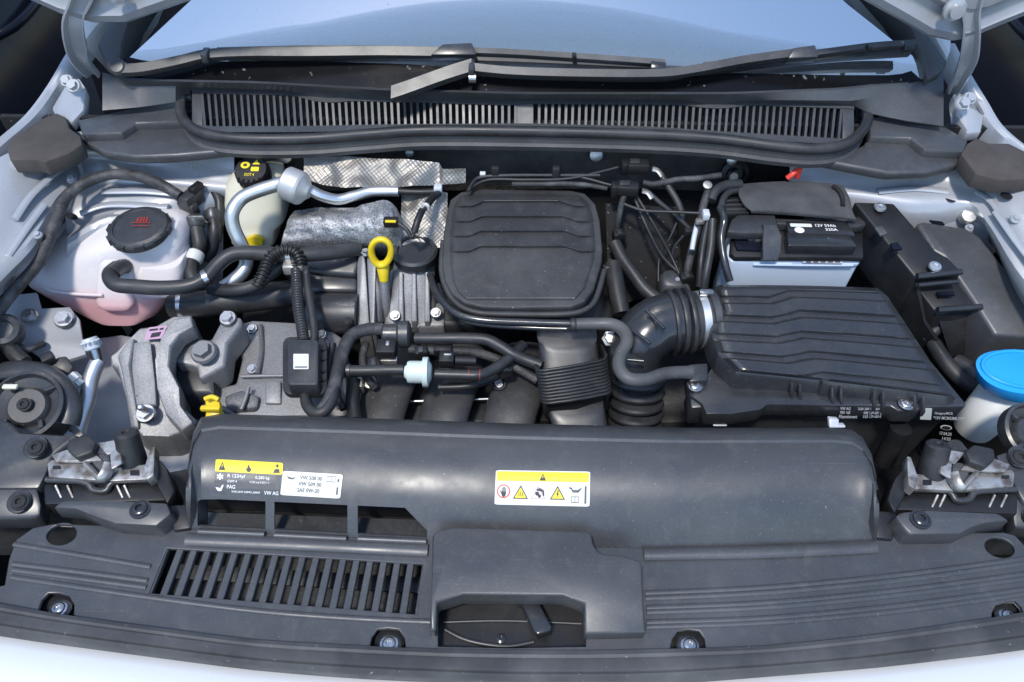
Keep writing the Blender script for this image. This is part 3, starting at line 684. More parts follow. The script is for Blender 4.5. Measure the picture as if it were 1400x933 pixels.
# front channel wall under the rubber lip
SP = [(262, 133), (250, 136), (247, 152), (256, 170), (280, 183), (330, 190), (420, 190), (500, 184), (580, 179), (718, 180), (880, 184), (980, 190), (1060, 200), (1115, 204), (1155, 198), (1178, 180), (1186, 163), (1182, 148), (1172, 146)]
spv = [P(x, y, .158) for x, y in SP]
spw = crom(spv, 5)
cs = thing('cowl_seal', 'thick rounded rubber seal rim running around the cowl grille', 'seal')
tube('seal_lip', spv, .0095, 'rubber', cs, n=14, sub=8)
sheet('channel_wall', [[v+Vector((0, .004, -.004)) for v in spw], [v+Vector((0, -.004, -.009)) for v in spw], [v+Vector((0, -.006, -.020)) for v in spw], [v+Vector((0, -.012, -.023)) for v in spw], [v+Vector((0, -.010, -.032)) for v in spw], [v+Vector((0, .0, -.034)) for v in spw]], 'panel', cw, 0, ang=25)
# splash tray under the whole cowl, its front edge over the bay
CE = ([90, 130, 190, 250, 330, 480, 718, 900, 1060, 1130, 1190, 1240, 1300, 1330], [190, 209, 219, 219, 210, 206, 206, 210, 218, 228, 238, 240, 236, 222])
ex = list(range(100, 1326, 25))
sheet('front_edge', [[P(x, sm(x, CE)-16, .122) for x in ex], [P(x, sm(x, CE)-5, .117) for x in ex], [P(x, sm(x, CE), .108) for x in ex], [P(x, sm(x, CE)-3, .09) for x in ex]], 'panel', cw, .003)
# side wings of the cowl, beside the seal
for q, q2 in (([(108, 190), (135, 176), (185, 167), (245, 164), (262, 182), (300, 198), (335, 203), (240, 212), (185, 214), (140, 208)], [(106, 164), (140, 157), (232, 136), (250, 142), (248, 166), (185, 168), (165, 182), (112, 184)]),
              ([(1188, 186), (1245, 187), (1300, 200), (1322, 211), (1308, 226), (1270, 235), (1215, 236), (1160, 226), (1100, 214), (1150, 208), (1180, 198)], [(1187, 158), (1230, 166), (1295, 174), (1324, 192), (1318, 208), (1265, 205), (1245, 188), (1190, 186)])):
    slab('side_cover', [(x, y, .135) for x, y in q], .02, 'panel', cw, .006, .96, seg=3)
    slab('side_flange', [(x, y, .150) for x, y in q2], .025, 'panel', cw, .004, seg=2)
for q, lab in (([(8, 200), (20, 184), (32, 180), (56, 166), (78, 154), (90, 160), (96, 176), (110, 186), (112, 198), (95, 210), (60, 221), (50, 217), (14, 218)], 'brown grey foam block on the wing beside the brake fluid reservoir side'),
               ([(1314, 212), (1322, 196), (1336, 188), (1352, 196), (1378, 196), (1402, 206), (1440, 225), (1440, 240), (1398, 246), (1368, 246), (1335, 238)], 'brown grey foam block on the wing behind the battery')):
    fb = slab('foam_block', [(x+random.uniform(-1.5, 1.5), y+random.uniform(-1.5, 1.5), .150+random.uniform(-.003, .003)) for x, y in q], .028, 'foam', None, .0025)
    tag(fb, lab, 'foam block', 'foam blocks sealing the wings')
# ---- firewall trim below the cowl
fi = slab('firewall_insulation', [Y(400, 214, .785), Y(640, 210, .785), Y(900, 214, .785), Y(1010, 222, .785), Y(1010, 262, .785), Y(850, 258, .785), Y(700, 256, .785), Y(640, 262, .785), Y(400, 262, .785)], .0, 'insulation', None, 0) if False else \
     extr('firewall_insulation', [Y(390, 205, .785), Y(640, 200, .785), Y(900, 202, .785), Y(1010, 212, .785), Y(1008, 264, .785), Y(850, 258, .785), Y(640, 262, .785), Y(390, 262, .785)], (0, .012, 0), 'insulation', None, .003)
tag(fi, 'brownish grey felt insulation strip under the cowl edge', 'insulation')
for x, y, s, lab in ((388, 211, .018, 'pale round push clip beside the brake reservoir cap'), (560, 209, .008, 'tiny push clip above the firewall foil'), (815, 212, .013, 'pale push clip under the cowl behind the engine cover'), (1000, 219, .010, 'push clip under the cowl above the round grommet')):
    o = lathe('push_clip', Y(x, y, .775), (0, -1, .5), [(s, 0), (s*.9, .004), (s*.4, .006), (0, .006)], 'zinc', None, 18)
    tag(o, lab, 'clip', 'push clips under the cowl edge')

# ---- hood: corners and inner panel seen at the top edge of the view
hood = thing('hood', 'raised pale silver hood with pressed inner panel held by hinge arms', 'hood')
HY = .80
HE = [(-260, -60), (-120, -42), (0, -18), (45, 0), (90, 20), (130, 31), (175, 31), (205, 20), (240, 8), (280, -6), (340, -30), (420, -50), (560, -66), (700, -72), (840, -66), (960, -54), (1040, -40), (1120, -18), (1180, 0), (1225, 25), (1265, 48), (1300, 56), (1322, 52), (1360, 36), (1400, 20), (1460, -5), (1600, -40)]
hv = [Y(x, y, HY) for x, y in HE]
LEAN = Vector((0, .0, 1))
def hrow(k, dy, dz): return [v+LEAN*(k*1.0)+Vector((0, dy, dz)) for v in hv]
rows = [hrow(0, .012, .004), hrow(0, 0, 0), hrow(.006, -.010, 0), hrow(.018, -.014, 0), hrow(.028, -.006, 0), hrow(.05, -.004, 0), hrow(.06, -.016, 0), hrow(.12, -.02, 0), hrow(.14, -.008, 0), hrow(.5, -.008, 0)]
sheet('inner_panel', rows, 'paint_bay_shaded', hood, 0)  # shade on the hood's underside is put into this darker paint
sheet('outer_skin', [hrow(0, .012, .004), hrow(.02, .016, 0), hrow(.2, .03, 0), hrow(.5, .035, 0), hrow(.95, .0, 0)], 'paint_clean', hood, .002)
for pts in ([(112, -30, .79), (103, 0, .79), (94, 25, .79), (96, 55, .80), (106, 82, .82), (126, 102, .85)], [(1344, -30, .79), (1334, 10, .79), (1334, 40, .79), (1331, 75, .80), (1318, 102, .82), (1304, 125, .85)]):
    vs = crom([Y(*p) for p in pts], 5); sg = -1 if pts[0][0] < 700 else 1
    wv = [interp(i, [0, 8, 16, 25], [.030, .024, .027, .014]) for i in range(len(vs))]
    sheet('hinge_arm', [[v+Vector((-sg*a*1.0, -.012, 0)) for v, a in zip(vs, wv)], [v+Vector((-sg*a*.85, .0, 0)) for v, a in zip(vs, wv)], [v for v in vs], [v+Vector((sg*.003, -.014, 0)) for v in vs]], 'paint', hood, .003)
for s, q, bl in ((-1, [(70, 148, .15), (92, 110, .185), (108, 106, .19), (118, 122, .18), (112, 150, .15), (98, 168, .14), (78, 162, .14)], [(101, 118, .195)]),
             (1, [(1306, 158, .15), (1302, 128, .185), (1312, 126, .19), (1330, 135, .185), (1345, 158, .15), (1342, 180, .14), (1322, 182, .14)], [(1316, 142, .195)])):
    hb = thing('hinge_bracket', 'silver painted hood hinge bracket with two bolts beside the %s' % ('coolant tank side pillar' if s < 0 else 'battery side pillar'), 'bracket')
    slab('bracket', q, .02, 'paint', hb, .004)
    for p in bl:
        fast('bolt', p, .0105, 'paint', hb, (0, -.6, .8)); fast('bolt', (p[0]-s*-9, p[1]-7, p[2]+.002), .0095, 'paint', hb, (0, -.6, .8))
lathe('bump_bolt', Y(1304, 12, HY-.02), (0, -1, .1), [(.017, 0), (.017, .006), (.011, .008), (.011, .016), (0, .017)], 'paint', hood, 20)
lathe('bump_bolt', Y(160, -8, HY-.02), (0, -1, .1), [(.014, 0), (.014, .006), (.009, .008), (0, .012)], 'paint', hood, 20)

# ---- wipers (driver's long one and the passenger's)
def strip(name, pts, h, wd, m, parent, off):
    """blade-like bar on the windscreen: pts in px, off above glass"""
    vs = crom([W(x, y, off) for x, y in pts], 5)
    up = Vector((0, cos(WA), sin(WA)))
    return sheet(name, [[v-up*wd for v in vs], [v-up*wd*.8+WN*h for v in vs], [v+up*wd*.8+WN*h for v in vs], [v+up*wd for v in vs], [v+up*wd*.9-WN*.004 for v in vs], [v-up*wd*.9-WN*.004 for v in vs], [v-up*wd for v in vs]], m, parent, 0, ang=30)
wp = thing('wiper', 'black wiper whose arm pivots at the pillar beside the brake reservoir side', 'wiper', 'windscreen wipers')
strip('arm', [(168, 97), (200, 95), (250, 85), (285, 77), (340, 74), (420, 74), (520, 73), (600, 74)], .010, .010, 'plastic', wp, .034)
lathe('pivot_cap', W(166, 96, .03), WN, [(.015, 0), (.015, .012), (.011, .017), (0, .018)], 'plastic', wp, 20)
box('arm_joint', W(282, 76, .042), (.012, .026, .018), 'plastic', wp, .003)
extr('blade_adapter', [W(*p, .052) for p in ((588, 75), (605, 60), (645, 58), (652, 75))], tuple(-WN*.025), 'plastic', wp, .003)
strip('spoiler', [(300, 73), (450, 70), (650, 73), (780, 80), (908, 89)], .012, .006, 'seal', wp, .030)
strip('rubber_blade', [(350, 79), (500, 80), (700, 85), (900, 94)], .010, .0045, 'rubber', wp, .022)
extr('end_cap', [W(*p, .045) for p in ((890, 83), (911, 85), (911, 95), (890, 94))], tuple(-WN*.016), 'plastic_smooth', wp, .002)
box('clip', W(785, 77, .046), (.007, .012, .008), 'dark_plastic', wp, .001)
wp = thing('wiper', 'black wiper whose arm rises from the middle of the cowl panel', 'wiper', 'windscreen wipers')
strip('arm', [(536, 130), (560, 122), (610, 104), (645, 93)], .012, .014, 'plastic', wp, .045)
strip('arm_blade', [(640, 94), (700, 100), (800, 103), (900, 103), (950, 97), (1020, 84), (1095, 74)], .010, .0085, 'plastic', wp, .045)
lathe('joint_pin', W(646, 107, .05), (1, 0, 0), [(.0, -.006), (.008, -.006), (.008, .006), (0, .006)], 'steel', wp, 14)
box('arm_joint', W(645, 95, .05), (.010, .034, .022), 'plastic', wp, .003)
extr('blade_adapter', [W(*p, .060) for p in ((1078, 80), (1085, 65), (1115, 61), (1120, 78))], tuple(-WN*.025), 'plastic', wp, .003)
strip('spoiler', [(960, 93), (1060, 82), (1120, 75), (1190, 66), (1250, 62)], .012, .006, 'seal', wp, .036)
strip('rubber_blade', [(940, 101), (1050, 90), (1150, 80), (1242, 74)], .010, .0045, 'rubber', wp, .028)
extr('end_cap', [W(*p, .05) for p in ((1237, 58), (1251, 57), (1251, 67), (1237, 68))], tuple(-WN*.016), 'plastic_smooth', wp, .002)
box('clip', W(1188, 65, .052), (.007, .012, .008), 'dark_plastic', wp, .001)

# ---- dark neighbours either side: parked black cars
for s in (-1, 1):
    pc = thing('parked_car', 'glossy black parked car beside the %s fender' % ('coolant tank side' if s < 0 else 'battery side'), 'car')
    x0 = s*1.30
    prof = [(0, -.75), (-.03, -.45), (-.01, -.25), (-.012, -.235), (.045, -.08), (.10, .02), (.13, .05), (.17, .07), (.30, .35), (.45, .6)]
    ys = [-.6, .0, .6, 1.0, 1.6, 2.4, 3.0, 3.4]
    sheet('body_side', [[Vector((x0+s*dx, y, z)) for y in ys] for dx, z in prof], 'black_gloss', pc, .01, flip=s < 0)
    for y in (.9, 2.0):
        tube('door_gap', [Vector((x0+s*dx-s*.004, y, z)) for dx, z in prof[1:7]], .005, 'dark_plastic', pc, n=6)
    tube('door_handle', [Vector((x0+s*.07, 1.45, -.06)), Vector((x0+s*.02, 1.50, -.05)), Vector((x0+s*.02, 1.64, -.05)), Vector((x0+s*.07, 1.69, -.06))], .012, 'black_gloss', pc, n=10)
    tube('crease', [Vector((x0-s*.014, -.5, -.24)), Vector((x0-s*.014, 1.4, -.24)), Vector((x0-s*.014, 3.3, -.24))], .008, 'black_gloss', pc, n=8)

# ================================================================== engine bay, coolant tank side
# ---- coolant expansion tank
ct = thing('coolant_tank', 'milky plastic coolant tank with pink fluid and a big dark cap', 'coolant tank')
def sec(pxl, pxr, pyf, z, dep, e, k=.5):
    """horizontal section: front edge at image height pyf, sides spanning pxl..pxr half way back"""
    yc = P((pxl+pxr)/2, pyf, z).y+dep/2
    dist = (yc-CAM.y)*cos(TH)+(CAM.z-z)*sin(TH)
    xl, xr = CAM.x+(pxl-700)/FPX*dist, CAM.x+(pxr-700)/FPX*dist
    return (Vector(((xl+xr)/2, yc, z)), (xr-xl)/2, dep/2, e)
secs = [sec(150, 240, 332, .048, .09, 2.2), sec(144, 246, 338, .041, .105, 2.4), sec(122, 256, 348, .028, .13, 3.4), sec(98, 259, 360, .012, .15, 4), sec(76, 260, 376, -.006, .17, 4.4),
        sec(58, 261, 391, -.022, .185, 4.6), sec(53, 261, 397, -.030, .19, 4.6), sec(53, 260, 403, -.036, .19, 4.6), sec(60, 257, 407, -.042, .185, 4.6),
        sec(76, 252, 417, -.058, .178, 4.4), sec(102, 243, 429, -.078, .165, 4), sec(122, 232, 439, -.096, .15, 4), sec(142, 210, 446, -.108, .12, 4)]
loft('tank_body', secs, 'tank', ct, 48)
tube('mould_seam', [V(p) for p in [(56, 384, -.026), (66, 397, -.031), (100, 402, -.032), (140, 404, -.031)]], .003, 'tank', ct, n=8)
# front lobe
sl = [sec(142, 186, 356, .018, .06, 4), sec(139, 190, 366, .008, .07, 5), sec(137, 194, 392, -.02, .08, 5), sec(138, 194, 418, -.048, .085, 5), sec(142, 192, 424, -.056, .085, 5), sec(148, 188, 426, -.062, .08, 5)]
loft('front_lobe', sl, 'tank', ct, 36)
sl = [sec(192, 252, 368, .006, .08, 4), sec(190, 256, 380, -.006, .09, 4), sec(190, 255, 400, -.03, .09, 4), sec(194, 250, 408, -.04, .08, 4)]
loft('side_lobe', sl, 'tank', ct, 36)
tmk = quadmap((88, 392), (136, 396), (136, 420), (90, 416), lambda x, y: P(x, y, interp(y, [390, 400, 408, 422], [-.022, -.033, -.043, -.062]))+Vector((0, -.004, .004)))
cc = P(193, 318, .05)
cap = lathe('cap', cc, (0, -.06, 1), [(.046, 0), (.0505, .001), (.0515, .004), (.051, .011), (.048, .015), (.041, .0165), (.040, .0145), (.0, .0155)], 'plastic', ct, 48)
for i in range(10):
    a = 2*pi*i/10; box('grip', cc+Vector((.0500*cos(a), .0500*sin(a)-.0004, .0075)), (.006, .016, .010), 'plastic', cap, 0, (0, 0, a))
cm = quadmap((172, 292), (212, 292), (212, 312), (172, 312), lambda x, y: P(x, y, .0670))
fill2d([[(.2, .60), (.85, .60), (.85, .66), (.2, .66)], [(.2, .82), (.82, .82), (.82, .87), (.2, .87)]] + [[(.35+.1*i, .56), (.42+.1*i, .25), (.47+.1*i, .25), (.43+.1*i, .56)] for i in range(4)], cm, 'hot_vapour_symbol', 'faded_red', cap)
# sensor on the tank's rear corner with plug and taped harness
cn = thing('tank_sensor_plug', 'black sensor plug on the rear corner of the coolant tank', 'connector')
box('plug_body', (262, 272, .048), (.024, .040, .028), 'plastic', cn, .003, (0, 0, -.5))
box('plug_latch', (268, 257, .066), (.014, .026, .012), 'dark_plastic', cn, .002, (0, 0, -.5)); box('socket', (258, 284, .036), (.036, .016, .024), 'plastic', cn, .003, (0, 0, -.4))
o = tube('wiring_harness', [(246, 268, .060), (215, 250, .078), (180, 240, .088), (150, 239, .092), (118, 250, .092), (92, 268, .088), (78, 298, .080), (66, 330, .065), (52, 360, .05), (28, 388, .045), (8, 412, .04), (-12, 440, .03)], .0095, 'tape', None, n=12)
tag(o, 'thick black taped wiring loom arching behind the coolant tank', 'wiring')
# quick couplings beside the tank
def couple(name, pts, r, ring_m, lab):
    t = thing(name, lab, 'hose')
    tube('hose', pts, r, 'rubber', t); a, b = V(pts[0]), V(pts[1]); d = (b-a).normalized()
    lathe('collar', a-d*.004, d, [(r*.9, -.004), (r*1.25, 0), (r*1.3, .014), (r*1.1, .018)], ring_m, t, 20)
    return t
couple('quick_connect_hose', [(267, 300, .03), (270, 318, .015), (273, 336, 0.), (268, 350, -.02)], .012, 'plastic', 'short black quick connect hose with wire clip beside the coolant tank')
couple('quick_connect_hose', [(267, 349, -.01), (262, 362, -.015), (262, 376, -.02), (272, 392, -.03)], .0125, 'white', 'black hose with a white collar tucked against the coolant tank')
couple('quick_connect_hose', [(291, 292, .02), (294, 315, .005), (290, 338, -.02), (282, 356, -.04)], .011, 'plastic', 'thin black hose between the white collared hose and the brake reservoir')
box('hose_clip', (268, 298, .04), (.026, .004, .01), 'steel', None, .001)
tag(bpy.data.objects['hose_clip'], 'bright wire clip on the quick connect hose by the coolant tank', 'clip')
# overflow hose leaving the tank
oh = thing('coolant_hose', 'thick smooth black hose curving from the tank nozzle to the engine', 'hose')
tube('hose', [(160, 366, .015), (150, 376, .024), (158, 389, .026), (185, 392, .024), (220, 394, .022), (258, 391, .022), (282, 380, .026), (300, 360, .035), (318, 348, .042), (345, 346, .044), (400, 349, .045), (450, 346, .035), (492, 340, .02)], .0125, 'rubber', oh, n=16)
tube('nozzle_elbow', [(172, 364, .008), (164, 366, .016), (154, 374, .024)], .0128, 'plastic', oh); box('spring_clip', (158, 361, .024), (.020, .006, .006), 'steel', oh, .001, (0, 0, .5))
# second, lower hose and broad dark hose
o = tube('lower_coolant_hose', [(282, 388, -.01), (300, 396, -.008), (330, 396, -.0), (352, 388, .006), (374, 372, .018), (392, 360, .022), (420, 356, .02)], .0105, 'rubber', None); tag(o, 'black hose dipping below the thick tank hose', 'hose')
rh = thing('radiator_hose', 'broad dark radiator hose lying under the coolant tank hose', 'hose')
tube('hose', [(238, 418, -.06), (275, 416, -.05), (330, 410, -.045), (390, 402, -.045), (430, 398, -.05)], .024, 'rubber', rh, n=18)
tube('sleeve', [(287, 413, -.048), (318, 409, -.047)], .0265, 'plastic', rh, n=18, straight=True)
# corrugated conduits
o = tube('corrugated_conduit', [(352, 392, .035), (360, 375, .045), (370, 352, .055), (388, 342, .06), (405, 346, .055), (412, 362, .045)], .0095, 'dark_plastic', None, corr=(.0065, .16)); tag(o, 'ribbed black conduit arching over the coolant hose', 'conduit')
o = tube('corrugated_conduit', [(405, 362, .04), (406, 390, .03), (408, 420, .02), (413, 450, .01), (415, 466, .005)], .0085, 'plastic', None, corr=(.005, .12)); tag(o, 'ribbed black conduit dropping straight to the square sensor box', 'conduit')
o = tube('sensor_cable', [(418, 366, .035), (421, 395, .025), (426, 425, .015), (430, 455, .005), (428, 470, 0)], .0065, 'rubber', None); tag(o, 'smooth black cable beside the conduit above the sensor box', 'cable')
o = box('conduit_bracket', (402, 366, .035), (.035, .02, .02), 'zinc', None, .004); tag(o, 'metal bracket clasping the conduits near the dipstick', 'bracket')

# ---- brake fluid reservoir
br = thing('brake_reservoir', 'cream brake fluid reservoir with a black yellow printed cap', 'reservoir')
bs = [sec(326, 374, 248, .082, .065, 2.2), sec(318, 384, 253, .076, .08, 2.6), sec(309, 387, 266, .060, .09, 3.2), sec(308, 388, 290, .03, .095, 3.4), sec(311, 391, 312, .006, .095, 3.6), sec(309, 390, 316, .0, .095, 3.6), sec(316, 382, 320, -.004, .085, 4), sec(318, 380, 338, -.028, .08, 4), sec(322, 376, 342, -.036, .07, 4)]
loft('reservoir_body', bs, 'cream', br, 36)
bc = P(349, 243, .082)
cap = lathe('cap', bc, (0, -.34, 1), [(.030, 0), (.0295, .003), (.029, .022), (.027, .026), (0, .0265)], 'dark_plastic', br, 32)
for i in range(20):
    a = 2*pi*i/20; box('grip', bc+Vector((.0293*cos(a), .0293*sin(a)-.003, .012)), (.003, .003, .016), 'dark_plastic', cap, 0, (0, 0, a))
bn = Vector((0, -.34, 1)).normalized(); bq = bc+bn*.0268
bm_ = lambda u, v: bq+Vector((1, 0, 0))*(u-.5)*.05+bn.cross(Vector((1, 0, 0)))*(.5-v)*.05+bn*.0006
ring = ell(.3, .35, .16, .14, 0, 24)
fill2d([ring], bm_, 'fluid_symbol', 'yellow_print', cap); fill2d([ell(.3, .35, .07, .06, 0, 16)], lambda u, v: bm_(u, v)+bn*.0005, 'fluid_symbol_core', 'print_dark', cap)
fill2d([[(.55, .32), (.68, .12), (.81, .32)]], bm_, 'warning_triangle', 'yellow_print', cap); fill2d([rrect(.52, .42, .8, .6, .03)], bm_, 'can_symbol', 'yellow_print', cap)
txt('DOT 4', bm_, (.33, .68, .66, .8), 'yellow_print', cap)
lathe('level_plug', Y(349, 329, br_y := P(349, 329, -.014).y-.003), (.1, -1, .25), [(.011, -.004), (.012, 0), (.010, .006), (0, .007)], 'yellow', br, 18, 1.4)
lathe('plug_socket', Y(336, 331, br_y), (0, -1, .2), [(.009, 0), (.008, .008), (0, .008)], 'dark_plastic', br, 16)
# ---- air conditioning line with silencer
ac = thing('air_conditioning_pipe', 'bright aluminium air conditioning pipe with drum silencer over the brake reservoir', 'pipe')
tube('pipe', [(306, 393, -.02), (320, 383, -.008), (333, 370, .002), (337, 354, .014), (330, 335, .036), (319, 310, .066), (318, 290, .088), (330, 272, .10), (350, 262, .108), (375, 254, .112), (396, 248, .112)], .0118, 'alu', ac, n=18, sub=8)
A, B = P(391, 250, .112), P(421, 262, .105); d = (B-A).normalized()
lathe('silencer', A, d, [(.012, -.003), (.016, .0), (.021, .0005), (.0245, -.001), (.0275, .0), (.0290, .002), (.0290, .028), (.0270, .032), (.016, .040), (.011, .046)], 'satin', ac, 40, ang=25)
lathe('silencer_ring', A-d*.0012, d, [(.0200, .0014), (.0195, -.0008), (.0170, -.0008), (.0165, .0014)], 'alu', ac, 32)
tube('rear_pipe', [(424, 260, .10), (440, 268, .09), (462, 273, .08), (485, 268, .08), (510, 262, .08), (545, 262, .08)], .0095, 'alu', ac, n=14)
tube('rear_sleeve', [(545, 262, .08), (575, 263, .079), (602, 262, .078)], .0062, 'dark_plastic', ac, n=10)
# ---- heat shields
hs = thing('firewall_heat_shield', 'crumpled dimpled aluminium heat shield on the firewall', 'heat shield')
from mathutils import noise as NZ
def foil(parent, f, nu, nv, pitch, amp, wr):
    """f(u,v) -> point; dimples pressed at that pitch (m), soft wrinkles of height wr"""
    g = [[f(i/nu, j/nv) for i in range(nu+1)] for j in range(nv+1)]
    n = ((g[0][-1]-g[0][0]).cross(g[-1][0]-g[0][0])).normalized()
    if n.z < 0: n = -n
    ex = (g[0][-1]-g[0][0]).normalized(); ey = n.cross(ex)
    for r in g:
        for i, p in enumerate(r):
            a = p.dot(ex)/pitch; b = p.dot(ey)/pitch
            r[i] = p+n*(amp*cos(2*pi*a)*cos(2*pi*b)+wr*NZ.noise(Vector((p.x*38, p.y*38, p.z*38)))+wr*.8*sin((a*.9+b*.3)*.55))
    return sheet('foil', g, 'shield', parent, 0, ang=180)
def f1(u, v):
    px = 416+(637-416)*u; top = interp(px, [416, 480, 560, 600, 604, 637], [214, 215, 219, 222, 230, 231]); bot = interp(px, [416, 440, 470, 560, 600, 637], [245, 252, 257, 256, 252, 251])
    return P(px, top+(bot-top)*v, .112-.026*v)
foil(hs, f1, 330, 70, .0080, .00033, .006)
hs2 = thing('turbo_side_heat_shield', 'wrinkled dimpled aluminium heat shield beside the engine cover', 'heat shield')
foil(hs2, lambda u, v: P(548+64*u, 262+2*u+76*v, .070-.050*v), 100, 130, .0080, .00033, .007)
tb = thing('turbo_heat_shield', 'rough grey stippled turbocharger heat shield behind the dipstick', 'heat shield')
g_ = [[(402, 288, .045), (440, 284, .06), (480, 284, .065), (505, 278, .075), (525, 273, .085), (540, 282, .075), (548, 296, .05)],
      [(394, 300, .045), (440, 298, .062), (480, 300, .066), (508, 297, .075), (522, 296, .082), (538, 306, .07), (549, 315, .045)],
      [(388, 318, .03), (440, 316, .048), (480, 317, .052), (505, 317, .055), (520, 320, .055), (536, 326, .045), (549, 332, .03)],
      [(383, 338, .005), (440, 338, .015), (480, 338, .018), (505, 338, .02), (520, 340, .02), (536, 342, .015), (550, 345, .005)],
      [(382, 348, -.04), (440, 350, -.04), (480, 350, -.04), (505, 350, -.04), (520, 350, -.04), (536, 350, -.04), (550, 352, -.04)]]
tg = smooth_rows(g_, 9, 9)
for r in tg:
    for i, p in enumerate(r):
        q = Vector((p.x*34, p.y*34, p.z*34)); r[i] = p+Vector((0, -.35, .94))*(.0075*(abs(NZ.noise(q))-.25)+.0025*NZ.noise(q*3.1))
sheet('shell', tg, 'stipple', tb, 0, ang=35)
slab('flap', [(524, 274, .088), (541, 284, .079), (546, 302, .066), (524, 300, .082)], .003, 'stipple', tb, .001)
o = box('oxygen_sensor_plug', (535, 304, .085), (.026, .014, .016), 'dark_plastic', None, .003); tag(o, 'black sensor plug with yellow tab above the dipstick handle', 'connector')
box('tab', (534, 303, .0945), (.018, .005, .003), 'yellow', o, .001)
o = tube('oxygen_sensor_cable', [(545, 306, .085), (556, 314, .08), (563, 324, .07), (568, 312, .08), (575, 296, .09), (585, 280, .09), (598, 266, .085)], .0035, 'rubber', None, n=8); tag(o, 'thin black cable climbing from the sensor plug over the foil', 'cable')
o = tube('cable_sleeve', [(566, 318, .077), (571, 302, .09), (577, 288, .094)], .0062, 'dark_plastic', None, n=10); tag(o, 'fat black sleeve on the sensor cable over the foil', 'sleeve')
o = tube('cable_sleeve', [(584, 280, .094), (592, 270, .090), (600, 264, .088)], .0066, 'dark_plastic', None, n=10); tag(o, 'short black sleeve below the white cable clip', 'sleeve')
o = box('cable_clip', (599, 259, .092), (.014, .014, .014), 'milky', None, .002); tag(o, 'pale square cable clip in front of the firewall foil', 'clip')
extr('bracket_tab', [Y(588, 240, .76), Y(596, 238, .76), Y(602, 256, .755), Y(594, 258, .755)], (0, .003, 0), 'milky', o, .001)
o = lathe('cable_collar', (582, 283, .09), (.4, 1, 0), [(.0072, -.003), (.0072, .003), (0, .003)], 'white', None, 14); tag(o, 'tiny white collar on the sensor cable', 'collar')

# ---- engine block, head, cast parts
eb = thing('engine_block', 'grimy dark metal engine block deep under the intake parts', 'engine')
slab('block', [(330, 400, -.16), (860, 385, -.16), (880, 560, -.16), (330, 590, -.16)], .3, 'dark_metal', eb, .01)
slab('head_cover', [(400, 345, -.05), (600, 345, -.05), (830, 330, -.06), (840, 440, -.06), (480, 450, -.07), (420, 440, -.06)], .12, 'dark_plastic', eb, .01)
hc = thing('cylinder_head_casting', 'pale weathered cast aluminium housing beside the yellow dipstick', 'casting')
slab('flange', [(488, 362, .0), (492, 338, .02), (497, 338, .02), (500, 362, .005), (505, 445, -.045), (487, 445, -.045)], .09, 'cast', hc, .004)
slab('flange', [(501, 350, .015), (510, 340, .02), (514, 360, .012), (512, 445, -.04), (506, 445, -.04)], .09, 'cast', hc, .004)
loft('neck', [(P(568, 350, .012), .036, .034, 2), (P(567, 356, .0), .037, .035, 2), (P(566, 372, -.014), .038, .035, 2.6), (P(564, 392, -.032), .037, .034, 4), (P(562, 398, -.040), .044, .037, 5), (P(562, 425, -.065), .047, .039, 6), (P(562, 440, -.10), .047, .039, 6)], 'cast', hc, 24, ang=25)
for x in (548, 566, 584): slab('neck_rib', [(x-3, 372, .006), (x+3, 372, .006), (x+4, 440, -.050), (x-4, 440, -.050)], .03, 'cast', hc, .002)
fast('bolt', (540, 432, -.04), .008, 'steel', hc, (0, -.4, 1)); fast('bolt', (596, 428, -.04), .008, 'steel', hc, (0, -.4, 1))
slab('web', [(530, 372, -.02), (545, 360, -.01), (550, 440, -.06), (528, 442, -.06)], .06, 'cast', hc, .004)
slab('web', [(585, 410, -.05), (608, 415, -.05), (608, 446, -.06), (570, 446, -.06)], .06, 'cast', hc, .006)
lathe('filler_ring', (568, 350, .012), (0, 0, 1), [(.038, -.004), (.040, 0), (.040, .012), (.036, .016), (.031, .016), (.029, .010), (0, .009)], 'plastic', hc, 36)
fast('bolt', (500, 346, .022), .007, 'steel', hc); fast('bolt', (476, 440, -.02), .006, 'dark_metal', hc, (0, -.6, .7))
dp = thing('dipstick', 'bright yellow dipstick handle with a ring top', 'dipstick')
dr = [Y(x, y, .62) for x, y in ell(521, 345, 14, 18, 0, 16)]
vs = [Y(521+13.5*cos(a)*(1-.12*sin(a)), 345+17.5*sin(a), P(521, 362, .03).y-.004*sin(a)) for a in [2*pi*i/20 for i in range(20)]]
tube('ring', crom(vs+[vs[0], vs[1]], 2), .0058, 'yellow', dp, n=10, straight=True, flat=(1.15, .9))
a, b = P(523, 360, .030), P(525, 384, .0)
lathe('stem', b, (a-b), [(.0075, 0), (.0085, .006), (.0085, .008), (.0115, .028), (.009, .034), (0, .035)], 'yellow', dp, 16)
tube('tube', [(525, 382, .0), (526, 400, -.02), (528, 425, -.05), (528, 446, -.08)], .0085, 'cast', dp, n=12)
tube('tube_guide', [(512, 375, -.01), (517, 400, -.025), (517, 440, -.06)], .0105, 'cast_dark', dp, n=12)
